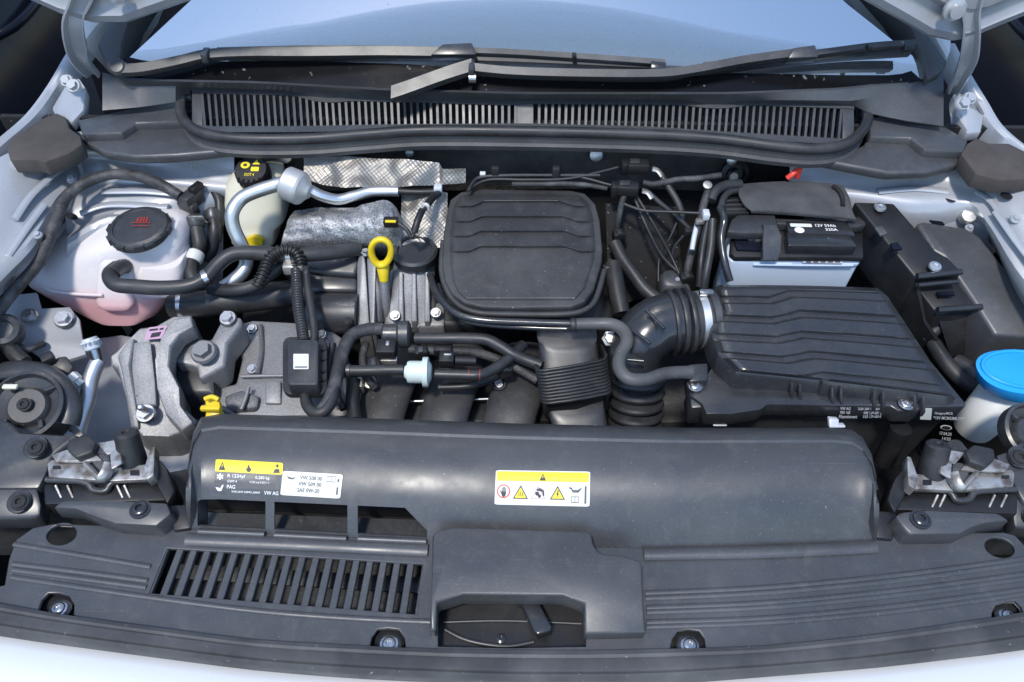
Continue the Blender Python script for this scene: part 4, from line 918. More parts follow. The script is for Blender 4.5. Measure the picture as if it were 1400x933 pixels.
# black thermostat drum and covers
th_ = thing('water_pump_drum', 'matte black drum shaped pump housing below the ribbed conduit', 'pump')
A, B = P(424, 430, -.045), P(490, 430, -.045)
lathe('drum', A, B-A, [(.034, 0), (.036, .004), (.036, (B-A).length)], 'plastic', th_, 36)
tube('wire_clamp', [(427, 398, -.005), (428, 412, -.005), (429, 430, -.007), (429, 445, -.02)], .002, 'steel', th_, n=6)
slab('cover_plate', [(376, 352, .0), (400, 340, .008), (488, 336, .012), (490, 360, .0), (486, 376, -.01), (440, 372, -.008), (392, 366, -.005)], .04, 'plastic', th_, .006, seg=3)
slab('cover_plate', [(392, 368, -.01), (440, 376, -.012), (488, 380, -.014), (488, 398, -.025), (420, 398, -.025)], .03, 'plastic', th_, .005)
# ---- timing case and engine mount
tc_ = thing('timing_case', 'rough grey cast timing case beneath the square sensor box', 'casting')
slab('case_top', [(318, 445, -.045), (345, 437, -.04), (400, 440, -.04), (446, 446, -.045), (470, 462, -.055), (476, 560, -.075), (470, 585, -.08), (330, 585, -.08), (272, 552, -.075), (268, 535, -.075), (322, 524, -.065), (330, 490, -.055)], .10, 'cast', tc_, .006)
for x, y in ((345, 450), (440, 458), (462, 500), (318, 575), (345, 505)): fast('bolt', (x, y, interp(y, [440, 585], [-.040, -.079])), .0075, 'steel', tc_, (0, -.25, 1))
for pts in ([(356, 445, -.038), (358, 480, -.050), (352, 512, -.058)], [(300, 556, -.070), (330, 575, -.076), (345, 584, -.079)], [(456, 470, -.053), (462, 520, -.065), (464, 560, -.073)]): tube('case_rib', pts, .005, 'cast', tc_, n=8, flat=(.8, 1.2))
slab('pad', [(362, 520, -.058), (384, 520, -.058), (384, 552, -.068), (362, 552, -.068)], .01, 'cast', tc_, .003)
tube('case_rib', [(350, 575, -.07), (410, 573, -.07), (475, 574, -.07)], .006, 'cast', tc_, n=8)
tube('case_rib', [(330, 515, -.056), (380, 514, -.056), (470, 514, -.058)], .003, 'cast', tc_, n=8)
slab('boss', [(305, 541, -.058), (330, 532, -.055), (355, 540, -.058), (352, 560, -.068), (310, 562, -.068)], .05, 'cast_dark', tc_, .006)
tube('boss_rib', [(340, 530, -.052), (336, 545, -.056), (330, 560, -.062)], .0035, 'cast', tc_, n=8)
em = thing('engine_mount', 'rough cast aluminium arched engine mount below the coolant tank', 'engine mount')
ARCH = [(150, 486, .0), (160, 480, .008), (178, 462, .018), (190, 448, .022), (212, 446, .022), (236, 432, .018), (262, 430, .012), (268, 458, .0), (258, 450, .004), (246, 456, .002), (236, 472, .0), (232, 500, -.015), (246, 528, -.03), (246, 552, -.045), (270, 575, -.06), (266, 586, -.065), (230, 597, -.06), (194, 596, -.055), (178, 584, -.05), (172, 545, -.03), (160, 502, -.008), (151, 500, -.006)]
slab('arch', ARCH, .06, 'cast', em, .004, seg=2)
extr('web_band', [(178, 468, .020), (206, 466, .022), (212, 520, -.008), (214, 555, -.030), (186, 556, -.028), (178, 510, -.002)], (0, 0, -.01), 'cast', em, .004)
def az(y): return interp(y, [430, 446, 470, 500, 530, 560, 590], [.022, .026, .020, .004, -.014, -.034, -.052])
slab('side_flange', [(x, y, az(y)+.006) for x, y in [(236, 436), (262, 432), (264, 446), (246, 456), (234, 474), (231, 502), (245, 530), (246, 554), (264, 578), (248, 590), (226, 566), (214, 530), (211, 492), (220, 460)]], .03, 'cast', em, .003)
slab('side_flange', [(x, y, az(y)+.003) for x, y in [(174, 466), (184, 461), (178, 500), (184, 540), (190, 586), (181, 584), (173, 545), (165, 505), (160, 486)]], .03, 'cast', em, .003)
slab('arm', [(236, 476, -.008), (270, 462, -.005), (288, 464, -.005), (303, 436, .005), (330, 432, .006), (332, 444, .0), (312, 470, -.006), (308, 500, -.02), (272, 520, -.03), (268, 500, -.022), (238, 494, -.012)], .05, 'cast', em, .006)
slab('rubber_core', [(236, 488, -.030), (290, 480, -.028), (295, 540, -.05), (240, 540, -.05)], .08, 'rubber', em, .01)
fast('bolt', (200, 566, -.030), .0125, 'steel', em, (0, -.35, 1)); lathe('stud', (200, 562, -.020), (0, -.35, 1), [(.005, 0), (.005, .020), (.003, .022), (0, .022)], 'steel', em, 12)
fast('bolt', (279, 482, -.004), .0165, 'cast', em, (0, -.25, 1)); fast('bolt', (312, 436, .006), .0115, 'steel', em, (0, -.25, 1)); fast('bolt', (186, 541, -.018), .001, 'steel', em)
mk = quadmap((203, 448), (229, 445), (221, 463), (197, 465), lambda x, y: P(x, y, .0235))
fill2d([rrect(0, 0, 1, 1, .08)], mk, 'sticker', 'print_pink', em); mk2 = quadmap((203, 448), (229, 445), (221, 463), (197, 465), lambda x, y: P(x, y, .0242))
fill2d([[(.1, .15), (.55, .15), (.55, .3), (.1, .3)], [(.3, .5), (.8, .45), (.8, .8), (.3, .85)], [(.65, .15), (.85, .15), (.85, .3), (.65, .3)]], mk2, 'print', 'print_dark', em)
yc = thing('yellow_clip', 'small bright yellow plastic clip at the corner of the radiator duct', 'clip')
extr('clip_body', [(279, 543, -.02), (300, 543, -.02), (301, 560, -.026), (298, 573, -.032), (279, 573, -.032), (281, 560, -.026)], (0, 0, -.02), 'yellow', yc, .004)
box('clip_wing', (288, 559, -.018), (.030, .008, .008), 'yellow', yc, .002); tube('clip_hook', [(280, 546, -.012), (290, 543, -.01), (299, 547, -.012)], .004, 'yellow', yc, n=8)
# ---- square sensor box with its white label
sb = thing('sensor_box', 'square black sensor box with a small white label on rubber base', 'sensor')
slab('base_plate', [(x, y, .0) for x, y in rrect(386, 460, 447, 539, 11)], .012, 'rubber', sb, .003, seg=2)
slab('housing', [(x, y, .022) for x, y in rrect(393, 464, 435, 526, 5)], .024, 'plastic', sb, .003, 1.06)
lm_ = quadmap((401, 484), (422, 484), (422, 505), (401, 505), lambda x, y: P(x, y, .0232))
fill2d([rrect(0, 0, 1, 1, .05)], lm_, 'white_label', 'paper', sb)
fill2d([[(.1, .82), (.9, .82), (.9, .9), (.1, .9)]], quadmap((401, 484), (422, 484), (422, 505), (401, 505), lambda x, y: P(x, y, .0236)), 'print_line', 'print_grey', sb)
for y in (478, 492, 508, 520): box('notch', (442, y, .0015), (.006, .004, .003), 'dark_plastic', sb, .0005)
o = tube('cable_loop', [(417, 534, -.005), (419, 552, -.005), (427, 563, .0), (440, 564, .004), (452, 552, .006), (458, 530, .008), (461, 505, .01)], .0085, 'rubber', None); tag(o, 'black cable looping below the sensor box', 'cable')
# ---- purge valve and breather lines
pv = thing('purge_valve', 'black purge solenoid valve between taped hoses in front of the head', 'valve')
A, B = P(523, 457, -.0), P(565, 457, -.0); d = (B-A)
lathe('valve_body', A, d, [(.014, 0), (.017, .003), (.017, .024), (.019, .026), (.022, .028), (.022, .042), (.018, .045), (.010, .047)], 'plastic', pv, 28)
box('valve_block', (529, 480, -.002), (.031, .028, .028), 'dark_plastic', pv, .003); box('block_clip', (530, 470, .012), (.006, .01, .004), 'steel', pv, .001)
box('block_foot', (532, 493, -.012), (.026, .01, .01), 'zinc', pv, .001)
o = tube('taped_hose', [(523, 450, .0), (500, 451, .004), (480, 460, .006), (469, 480, .008), (464, 500, .010), (458, 525, .008), (450, 548, .004), (440, 564, .0)], .0105, 'tape', None, n=14); tag(o, 'black taped hose bending down from the purge valve past the sensor box', 'hose')
o = tube('vacuum_hose', [(568, 463, .0), (600, 463, .004), (640, 463, .006), (666, 465, .006), (686, 475, .002), (700, 484, -.002), (718, 492, -.008), (740, 500, -.012)], .0095, 'rubber', None, n=14); tag(o, 'glossy black vacuum pipe running from the purge valve to the duct', 'pipe')
o = tube('check_valve_pipe', [(470, 507, .0), (500, 507, .0), (530, 506, .0), (552, 506, .0)], .0088, 'rubber', None, n=14); tag(o, 'straight black pipe leading into the pale check valve', 'pipe')
lathe('connector_ring', (474, 507, .0), (1, 0, 0), [(.0105, -.006), (.0105, .006), (0, .006)], 'plastic', o, 18)
cv = thing('check_valve', 'pale green white plastic check valve on the black pipe', 'valve')
A, B = P(553, 509, .002), P(593, 509, .002)
lathe('valve_barrel', A, B-A, [(.008, 0), (.010, .001), (.011, .004), (.0165, .005), (.0175, .008), (.0175, .028), (.0235, .029), (.0235, .037), (.018, .038), (.012, .042)], 'pale_green', cv, 28)
o = tube('outlet_pipe', [(595, 512, .0), (630, 513, .0), (655, 513, .0), (672, 507, -.002), (690, 495, -.004), (702, 485, -.005), (715, 472, -.01)], .0090, 'rubber', None, n=14); tag(o, 'black outlet pipe bending up from the pale check valve', 'pipe')
for x in (641, 656): lathe('red_ring', (x, 513, 0), (1, 0, 0), [(.0094, -.0006), (.0094, .0006), (0, .0006)], 'faded_red', o, 16)
ms = thing('map_sensor', 'small black pressure sensor with grey tab behind the check valve', 'sensor')
box('sensor_body', (611, 492, .0), (.024, .022, .02), 'dark_plastic', ms, .003); box('tab', (612, 485, .011), (.012, .004, .003), 'zinc', ms, .001)
tube('plug', [(622, 493, .0), (650, 494, -.004)], .008, 'dark_plastic', ms, n=12, straight=True); box('lower_body', (606, 478, -.01), (.03, .018, .016), 'dark_plastic', ms, .003)
# ---- intake manifold runners
im = thing('intake_manifold', 'black plastic intake manifold with three broad runners', 'manifold')
for x, w_ in ((535, .034), (622, .034), (712, .036)):
    tube('runner', [(x+10, 480, -.10), (x+6, 510, -.085), (x-4, 535, -.08), (x-14, 565, -.085), (x-22, 600, -.10)], w_, 'cover_plastic', im, n=24, flat=(1.2, .55))
slab('flange', [(490, 520, -.12), (760, 515, -.12), (765, 575, -.12), (485, 580, -.12)], .05, 'dark_plastic', im, .005)
tube('rail', [(560, 549, -.10), (600, 548, -.10), (690, 545, -.10)], .003, 'steel', im, n=8)
lathe('port', (682, 525, -.06), (0, -.4, 1), [(.012, 0), (.012, .006), (.009, .006), (.008, .0), (0, .0)], 'plastic_smooth', im, 20)
fast('bolt', (682, 525, -.06), .006, 'steel', im, (0, -.4, 1)); fast('bolt', (506, 523, -.05), .009, 'zinc', im, (0, -.4, 1)); box('bracket', (493, 527, -.05), (.012, .02, .02), 'zinc', im, .002)
tube('loom', [(484, 520, -.04), (482, 545, -.045), (485, 575, -.05)], .011, 'rubber', im)

# ================================================================== engine cover and intake
ec = thing('engine_cover', 'large ribbed black plastic engine cover in the middle of the bay', 'engine cover')
EC_T = [(612, 285), (616, 272), (630, 262), (660, 258), (780, 260), (800, 264), (814, 278), (820, 300), (824, 340), (823, 358), (812, 395), (800, 412), (780, 420), (700, 421), (660, 420), (635, 414), (618, 402), (608, 385), (604, 362), (606, 320)]
def ecz(py): return interp(py, [255, 275, 340, 400, 425], [.075, .080, .062, .046, .040])
slab('rim', [(x, y, ecz(y)-.006) for x, y in EC_T], .022, 'cover_plastic', ec, .004, 1.0, seg=3)
# crowned top with moulded steps
cx, cy = 713, 340
rows = []
NV, NU = 150, 110
def lat(t, a, b): return a+(b-a)*t
for k in range(NV+1):
    v = k/NV; r = []
    py0 = lat(v, 264, 414)
    l = interp(py0, [262, 270, 285, 320, 362, 385, 400, 410, 416], [640, 625, 618, 613, 612, 615, 622, 634, 652]); rr = interp(py0, [262, 268, 280, 300, 340, 358, 395, 408, 416], [775, 795, 807, 813, 817, 816, 804, 792, 770])
    for i in range(NU+1):
        u = i/NU; px = lat(u, l, rr)
        e = min(1, min(u, 1-u)/.05, min(v, 1-v)/.05); e = sin(e*pi/2)
        # the steps: ridges across the upper half, kinked towards their ends
        kink = interp(u, [0, .14, .22, .78, .88, 1], [7, 7, 0, 0, 7, 7])
        st_ = 0
        for c in (276, 297, 317, 338):
            q = (py0-c-kink)/6
            st_ += interp(q, [-3.4, -.25, .12, 9], [0, .0056, 0, 0])
        fade = 1 if .06 < u < .94 else interp(u, [0, .06, .94, 1], [0, 1, 1, 0])
        r.append(P(px, py0, ecz(py0)-.005+e*.008+st_*fade-.006))
    rows.append(r)
sheet('top', rows, 'cover_plastic', ec, 0, ang=30)
tube('edge_bead', [(x, y, ecz(y)-.013) for x, y in [(606, 330), (604, 370), (612, 398), (628, 418), (655, 428), (700, 430), (770, 430), (800, 424), (815, 408), (826, 370)]], .005, 'cover_plastic', ec, n=10)
# breather line skirting the cover
bp_ = thing('breather_hose', 'bent grey rubber breather hose from the cover edge to the air filter box', 'hose')
tube('pipe', [(588, 376, .02), (594, 394, .03), (606, 414, .034), (626, 430, .036), (660, 438, .036), (720, 441, .036), (785, 443, .038)], .0062, 'plastic_smooth', bp_, n=12)
tube('pipe', [(600, 390, .022), (608, 412, .026), (630, 436, .026), (664, 444, .026), (720, 448, .026), (775, 450, .030)], .0045, 'plastic_smooth', bp_, n=10)
tube('hose', [(783, 444, .040), (815, 443, .042), (838, 444, .046), (853, 453, .050), (857, 468, .052), (848, 486, .05), (847, 504, .05), (860, 518, .05), (885, 519, .046), (910, 511, .042), (944, 509, .036)], .0098, 'seal', bp_, n=16)
lathe('hose_end', (783, 444, .040), (1, 0, 0), [(.0095, -.004), (.0108, -.002), (.0108, .004), (.0095, .006)], 'rubber', bp_, 18)
# resonator duct with bellows band
dc = thing('intake_air_duct', 'flat dark air duct with a fine ribbed bellows band', 'duct')
def duct_sec(cx_, w, py, z, d): 
    a, b = P(cx_-w/2, py, z), P(cx_+w/2, py, z); return ((a+b)/2+Vector((0, d*.2, -d*.5)), (b-a).length/2, d/2, 3)
loft('upper_duct', [duct_sec(777, 84, 448, .028, .06), duct_sec(778, 82, 456, .022, .06), duct_sec(780, 84, 480, .008, .06), duct_sec(782, 88, 496, -.004, .06), duct_sec(783, 86, 505, -.012, .06)], 'plastic', dc, 36)
loft('lower_duct', [duct_sec(788, 80, 540, -.020, .06), duct_sec(790, 80, 552, -.028, .06), duct_sec(796, 76, 575, -.040, .06), duct_sec(798, 74, 600, -.055, .06)], 'plastic', dc, 36)
for i in range(11):
    t = i/10; pl_ = (735+8*t, 506+44*t); pr_ = (828+6*t, 490+45*t)
    a = P(pl_[0], pl_[1], .006-.030*t); b = P(pr_[0], pr_[1], .006-.030*t); mdl = (a+b)/2+Vector((0, -.012, .010))
    ring = [a+Vector((0, .05, -.03)), a, a.lerp(mdl, .5)+Vector((0, -.004, .003)), mdl, b.lerp(mdl, .5)+Vector((0, -.004, .003)), b, b+Vector((0, .05, -.03))]
    tube('bellows_ring', ring, .0026, 'rubber', dc, n=8)
slab('bellows_core', [(739, 506, -.002), (782, 498, .006), (826, 492, -.002), (832, 534, -.028), (790, 545, -.020), (746, 552, -.028)], .05, 'dark_plastic', dc, .006)
# big intake elbow
el = thing('intake_elbow', 'fat black rubber intake elbow with ridged cuff and steel clamp', 'intake hose')
path = [(872, 545, -.07), (868, 515, -.04), (868, 488, -.01), (878, 464, .012), (898, 447, .022), (920, 441, .026), (935, 440, .027)]
tube('elbow', path, [.040, .041, .043, .046, .048, .048, .047], 'plastic_smooth', el, n=32)
c1, c2 = P(915, 442, .024), P(985, 434, .028); ax = (c2-c1).normalized()
prof = []
h = 0
for k in range(3):
    prof += [(.0435, h), (.0535, h+.003), (.0545, h+.006), (.0535, h+.009), (.0435, h+.012)]; h += .0135
prof += [(.045, h), (.0445, h+.03)]
lathe('cuff', c1-ax*.004, ax, prof, 'rubber', el, 40)
lathe('clamp_band', c1+ax*.044, ax, [(.0448, 0), (.0465, .0005), (.0465, .012), (.0448, .0125)], 'alu', el, 40)
box('clamp_screw', c1+ax*.050+Vector((.002, .012, .050)), (.022, .010, .008), 'steel', el, .002)
box('clip', c1+ax*.036+Vector((0, -.040, .025)), (.008, .010, .012), 'dark_plastic', el, .002)
lathe('end_collar', c1+ax*.060, ax, [(.0445, 0), (.0475, .002), (.0475, .012), (.044, .016)], 'plastic', el, 36)
for a_, b_ in (((884, 425, .073), (908, 450, .071)), ((866, 452, .062), (889, 470, .060)), ((858, 492, .040), (880, 494, .042))):
    tube('rib', [a_, b_], .0028, 'plastic_smooth', el, n=8, straight=True)
lb = thing('lower_bellows', 'black rubber bellows sinking behind the radiator duct', 'bellows')
prof = []
A = P(873, 512, -.030); hgt = .12
for k in range(5): prof += [(.034, k*.02), (.043, k*.02+.005), (.0445, k*.02+.009), (.043, k*.02+.013), (.034, k*.02+.018)]
lathe('bellows', A, (0, -.5, -.87), prof, 'rubber', lb, 36)
o = lathe('hose_clamp_bolt', (833, 464, .0), (0, -.5, .8), [(.013, 0), (.013, .008), (.009, .010), (.009, .02), (0, .02)], 'zinc', None, 6); tag(o, 'shiny hex clamp bolt between the air duct and the elbow', 'bolt')

# ---- air filter box
ab = thing('air_filter_box', 'black air filter box with ribbed lid and white printed front edge', 'air filter box')
L_BACK, L_FRONT = None, None
rows = []; NV, NU = 120, 60
for k in range(NV+1):
    v = k/NV; r = []
    for i in range(NU+1):
        u = i/NU
        l = (interp(v, [0, .06, .3, .45, .6, .8, 1], [982, 978, 984, 972, 974, 982, 1006]), 390+v*118)
        rr = (interp(v, [0, .08, 1], [1200, 1214, 1304]), interp(v, [0, 1], [394, 543]))
        px = l[0]+(rr[0]-l[0])*u; py = l[1]+(rr[1]-l[1])*u+5*sin(pi*u)*(-.3)
        z0 = .070-.020*v-.024*u*v
        shift = interp(u, [0, .30, .44, 1], [0, 0, .36, .36])+.04*sin(u*2)
        ph = (v*4.7+shift+.05) % 1
        rp = interp(ph, [0, .05, .62, .74, 1], [0, 1, .8, 0, 0])*.0065
        e = min(1, u/.04, (1-u)/.03, v/.03); e = max(0, e); rp *= e
        dn = interp(min(u*14, (1-u)*14, v*18, (1-v)*26), [0, .5, 1], [-.008, -.002, 0])
        r.append(P(px, py, z0+rp+dn))
    rows.append(r)
sheet('lid', rows, 'box_plastic', ab, 0, ang=25)
def skirt(line, dz, out_): return [v+Vector((out_[0], out_[1], dz)) for v in line]
fr = rows[-1]; rt = [r[-1] for r in rows]; lf = [r[0] for r in rows]; bk = rows[0]
sheet('lid_front', [fr, skirt(fr, -.004, (0, -.003)), [Vector((v.x, v.y-.010, .010)) for v in fr]], 'box_plastic', ab, 0, ang=30)
sheet('lid_side', [rt, skirt(rt, -.004, (.003, 0)), [Vector((v.x+.008, v.y, .010)) for v in rt]], 'box_plastic', ab, 0, ang=30)
sheet('lid_side', [lf, [v+Vector((-.003*(1-i/(len(lf)-1)), -.003*i/(len(lf)-1), -.004)) for i, v in enumerate(lf)], [Vector((v.x-.008*(1-i/(len(lf)-1)), v.y-.010*i/(len(lf)-1), .010)) for i, v in enumerate(lf)]], 'box_plastic', ab, 0, ang=30)
sheet('lid_back', [bk, skirt(bk, -.05, (0, .005))], 'box_plastic', ab, 0, ang=30)
FL = [(944, 541), (958, 524), (975, 500), (985, 420), (1220, 430), (1322, 553), (1318, 556), (1262, 557), (1254, 562), (1228, 562), (1218, 555), (1050, 553), (1040, 560), (1000, 566), (966, 566), (960, 552)]
flz = .012
slab('flange', [(x, y, flz) for x, y in FL], .030, 'box_plastic', ab, .0025)
slab('lower_case', [(958, 546, -.016), (985, 440, -.016), (1230, 440, -.016), (1312, 552, -.016), (1060, 556, -.016)], .20, 'box_plastic', ab, .006, .94)
for x0, y0 in ((1083, 523), (1094, 524), (1138, 529), (1150, 530), (1196, 534), (1208, 535), (1251, 540), (1263, 541)):
    slab('fin', [(x0-2, y0, .034), (x0+2, y0, .034), (x0+3, y0+23, .0125), (x0-1, y0+23, .0125)], .012, 'box_plastic', ab, .0008, seg=1)
for x0, y0 in ((1238, 553), (950, 528)):
    lathe('screw_boss', (x0, y0+2, flz-.004), (0, 0, 1), [(.013, 0), (.013, .006), (.009, .007), (0, .007)], 'box_plastic', ab, 20); fast('screw', (x0, y0, flz+.003), .0085, 'steel', ab)
slab('nozzle_block', [(941, 498, .030), (968, 496, .032), (968, 520, .026), (943, 522, .026)], .04, 'box_plastic', ab, .003)
slab('corner_block', [(941, 526, .010), (975, 530, .010), (978, 556, .006), (945, 558, .004)], .045, 'box_plastic', ab, .004)
lathe('post', (1232, 585, -.035), (0, -.15, -1), [(.016, 0), (.016, .08), (0, .08)], 'dark_plastic', ab, 20)
extr('grey_tab', [(975, 572, -.012), (988, 572, -.012), (988, 580, -.018), (994, 580, -.018), (994, 583, -.019), (975, 583, -.019)], (0, .008, -.004), 'milky', ab, .001)
extr('grey_tab', [(1134, 573, -.004), (1147, 574, -.004), (1147, 582, -.010), (1156, 582, -.010), (1156, 585, -.011), (1134, 585, -.011)], (0, .008, -.004), 'milky', ab, .001)
# white print on the flange's front face
yf = P(1180, 556, flz).y-.0012
def fface(px, py): return Y(px, py, P(px, interp(px, [1050, 1218, 1228, 1254, 1262, 1318, 1330], [553, 555, 562, 562, 557, 556, 556]), flz).y-.0012)
tm = quadmap((1148, 556), (1208, 557), (1206, 573), (1147, 573), fface)
txt('VW AG', tm, (.02, .04, .25, .28), 'print_white', ab); txt('930 165', tm, (.02, .36, .25, .60), 'print_white', ab); txt('Filterelement', tm, (.0, .68, .42, .95), 'print_white', ab)
txt('2Q0 200 129 601 B', tm, (.42, .06, .99, .30), 'print_white', ab); txt('04E 129 607 L', tm, (.56, .38, .97, .62), 'print_white', ab); txt('5QE 129 620 E', tm, (.55, .70, .97, .94), 'print_white', ab)
tm = quadmap((1259, 558), (1323, 560), (1320, 576), (1258, 574), fface)
fill2d([rrect(0, 0, .24, 1, .02)], tm, 'code_label', 'paper', ab); txt('Hungary/MCR', tm, (.31, .30, .70, .56), 'print_white', ab); txt('*10V MCM33MLC37*', tm, (.29, .66, .98, .94), 'print_white', ab)
yl = P(1290, 585, -.02).y-.006
tm = quadmap((1284, 580), (1304, 582), (1301, 606), (1282, 604), lambda x, y: Y(x, y, P(1290, 572, -.012).y-.001))
fill2d([ell(.5, .16, .40, .14, 0, 20)], tm, 'maker_emblem', 'print_white', ab); txt('17.04.20', tm, (.1, .42, .92, .60), 'print_white', ab); txt('14:20', tm, (.3, .7, .9, .88), 'print_white', ab)
fill2d([ell(.5, .16, .32, .10, 0, 20)], lambda u, v: tm(u, v)+Vector((0, -.0006, 0)), 'emblem_field', 'box_plastic', ab)

# ================================================================== battery side
bt = thing('battery', 'car battery with pale blue white case under a dark cover', 'battery')
def bz(q, z): return [(x, y, z) for x, y in q]
slab('case', bz([(992, 350), (1000, 300), (1176, 305), (1176, 357), (1000, 358)], .036), .16, 'battery_case', bt, .004, .98)
slab('case_rim', bz([(998, 345), (1002, 300), (1180, 303), (1181, 352), (1005, 351)], .048), .012, 'dark_plastic', bt, .003)
slab('lid', bz([(1076, 318), (1160, 320), (1172, 337), (1078, 336)], .068), .02, 'plastic_smooth', bt, .002)
extr('lid_front', [(1079, 335, .0665), (1169, 336, .0665), (1170, 344, .052), (1079, 343, .052)], (0, .006, -.006), 'plastic', bt, .002)
lathe('vent', (1131, 329, .062), (0, -.9, .5), [(.005, 0), (.005, .004), (0, .004)], 'white', bt, 14)
bl = quadmap((1076, 303), (1156, 305), (1166, 321), (1080, 320), lambda x, y: P(x, y, .0690))
slab('lid_top', [(1074, 302, .0675), (1158, 303, .0675), (1170, 322, .0675), (1079, 321, .0675)], .02, 'plastic_smooth', bt, .002)
fill2d([rrect(.04, .15, .40, .42, .03)], bl, 'white_label', 'paper', bt); fill2d([ell(.17, .68, .08, .24, 0, 18)], bl, 'round_symbol', 'print_white', bt)
txt('12V 59Ah', bl, (.46, .15, .80, .38), 'print_white', bt); txt('320A', bl, (.60, .48, .80, .70), 'print_white', bt)
for x in (1070, 1160): slab('case_handle', bz([(x-16, 357), (x+16, 358), (x+13, 361), (x-13, 361)], .032), .006, 'battery_case', bt, .001)
tube('case_moulding', [(1030, 362, .030), (1100, 363, .030), (1166, 363, .030)], .002, 'battery_case', bt, n=6)
bj = thing('battery_cover', 'dark grey quilted cover lying over the rear of the battery', 'cover')
rows = [[(1012, 252, .088), (1050, 249, .092), (1100, 248, .092), (1145, 252, .09), (1155, 258, .086)],
        [(1010, 265, .092), (1050, 262, .096), (1100, 262, .096), (1150, 266, .094), (1162, 272, .088)],
        [(1018, 280, .090), (1050, 278, .093), (1100, 280, .092), (1155, 284, .090), (1166, 290, .084)],
        [(1026, 288, .086), (1055, 288, .088), (1100, 291, .088), (1156, 296, .086), (1170, 298, .082)],
        [(1027, 292, .078), (1055, 293, .080), (1100, 296, .080), (1156, 301, .078), (1172, 303, .074)]]
sheet('quilt', smooth_rows(rows, 5, 4), 'fabric', bj, .004, ang=60)
slab('cover_frame', bz([(1060, 298), (1168, 301), (1176, 288), (1184, 290), (1184, 308), (1172, 310), (1062, 306)], .066), .016, 'plastic', bj, .003)
tube('corner_strap', [(1139, 255, .096), (1148, 262, .098), (1152, 274, .094), (1152, 282, .092)], .004, 'dark_plastic', bj, n=8)
tc2 = thing('terminal_cover', 'black terminal clamp cover with drooping strap on the battery', 'terminal cover')
slab('hood_shell', bz([(1000, 300), (1008, 293), (1060, 293), (1064, 310), (1058, 318), (1012, 318), (994, 316)], .075), .018, 'plastic', tc2, .004)
extr('strap', [(1042, 306, .080), (1062, 306, .080), (1069, 322, .076), (1068, 345, .056), (1064, 357, .046), (1041, 357, .046), (1043, 330, .068)], (0, .005, -.006), 'plastic', tc2, .003)
slab('cell_recess', bz([(1000, 318), (1042, 319), (1042, 342), (1008, 341)], .053), .01, 'black_gloss', tc2, .001)
fast('bolt', (1028, 322, .058), .009, 'steel', tc2, (0, -.4, 1)); box('clamp', (1036, 324, .056), (.012, .018, .01), 'zinc', tc2, .002)
slab('print_strip', bz([(1098, 356), (1152, 357), (1152, 360), (1098, 359)], .0368), .002, 'milky', bt, 0)
for k in range(5): fill2d([rrect(1102+10*k, 356.6, 1109+10*k, 359.2, .4)], lambda u, v: P(u, v, .0376), 'printed_mark', 'print_grey', bt)
# cables beside the battery
for pts, r, m_, lab in (([(1012, 252, .09), (992, 254, .094), (978, 262, .092), (972, 275, .085)], .009, 'rubber', 'fat black battery cable bending over the rear battery corner'),
                  ([(984, 284, .09), (990, 300, .085), (986, 325, .065), (990, 355, .045), (998, 385, .02)], .0065, 'plastic_smooth', 'glossy black cable running down the battery side'),
                  ([(968, 300, .07), (962, 330, .05), (958, 360, .03), (956, 392, .0)], .006, 'dark_plastic', 'dark cable beside the pale taped battery lead'),
                  ([(974, 300, .075), (972, 335, .05), (966, 370, .025), (962, 395, .0)], .007, 'rubber', 'matte cable next to the glossy battery cable'),
                  ([(955, 300, .06), (950, 320, .05), (946, 342, .035)], .0045, 'milky', 'pale taped thin battery lead'),
                  ([(1015, 262, .08), (1000, 262, .086), (990, 270, .088), (985, 286, .088)], .006, 'plastic', 'black cable looping from under the battery cover')):
    o = tube('battery_cable', pts, r, m_, None, n=12); tag(o, lab, 'cable', 'cables beside the battery')
rt_ = thing('red_terminal_cap', 'small red terminal cap peeking out behind the battery cover', 'cap')
tube('lever', [(1076, 244, .10), (1084, 238, .108), (1090, 232, .112)], .005, 'red', rt_, n=10); box('post', (1092, 237, .106), (.008, .006, .022), 'red', rt_, .002)
for x, y, z in ((984, 279, .09), (1000, 283, .086), (1018, 287, .082)):
    pass
fu = thing('fuse_carrier', 'black ribbed fuse carrier between the cables and the battery cover', 'fuse box')
slab('carrier', bz([(985, 270), (1010, 268), (1026, 290), (990, 292)], .078), .02, 'dark_plastic', fu, .003)
for k in range(3): slab('fuse_rib', bz([(986+3*k, 273+6*k), (1012+4*k, 272+6*k), (1013+4*k, 274+6*k), (987+3*k, 275+6*k)], .081), .004, 'plastic', fu, .0008)
o = lathe('firewall_grommet', Y(1003, 236, .775), (0, -1, .4), [(.026, 0), (.026, .01), (.018, .014), (.018, .004), (.010, .004), (.010, .02), (0, .02)], 'dark_plastic', None, 28); tag(o, 'round black cable grommet on the firewall behind the fuse carrier', 'grommet')
lathe('grommet_core', Y(1001, 240, .765), (0, -1, .4), [(.010, 0), (.008, .012), (0, .012)], 'zinc', o, 16)

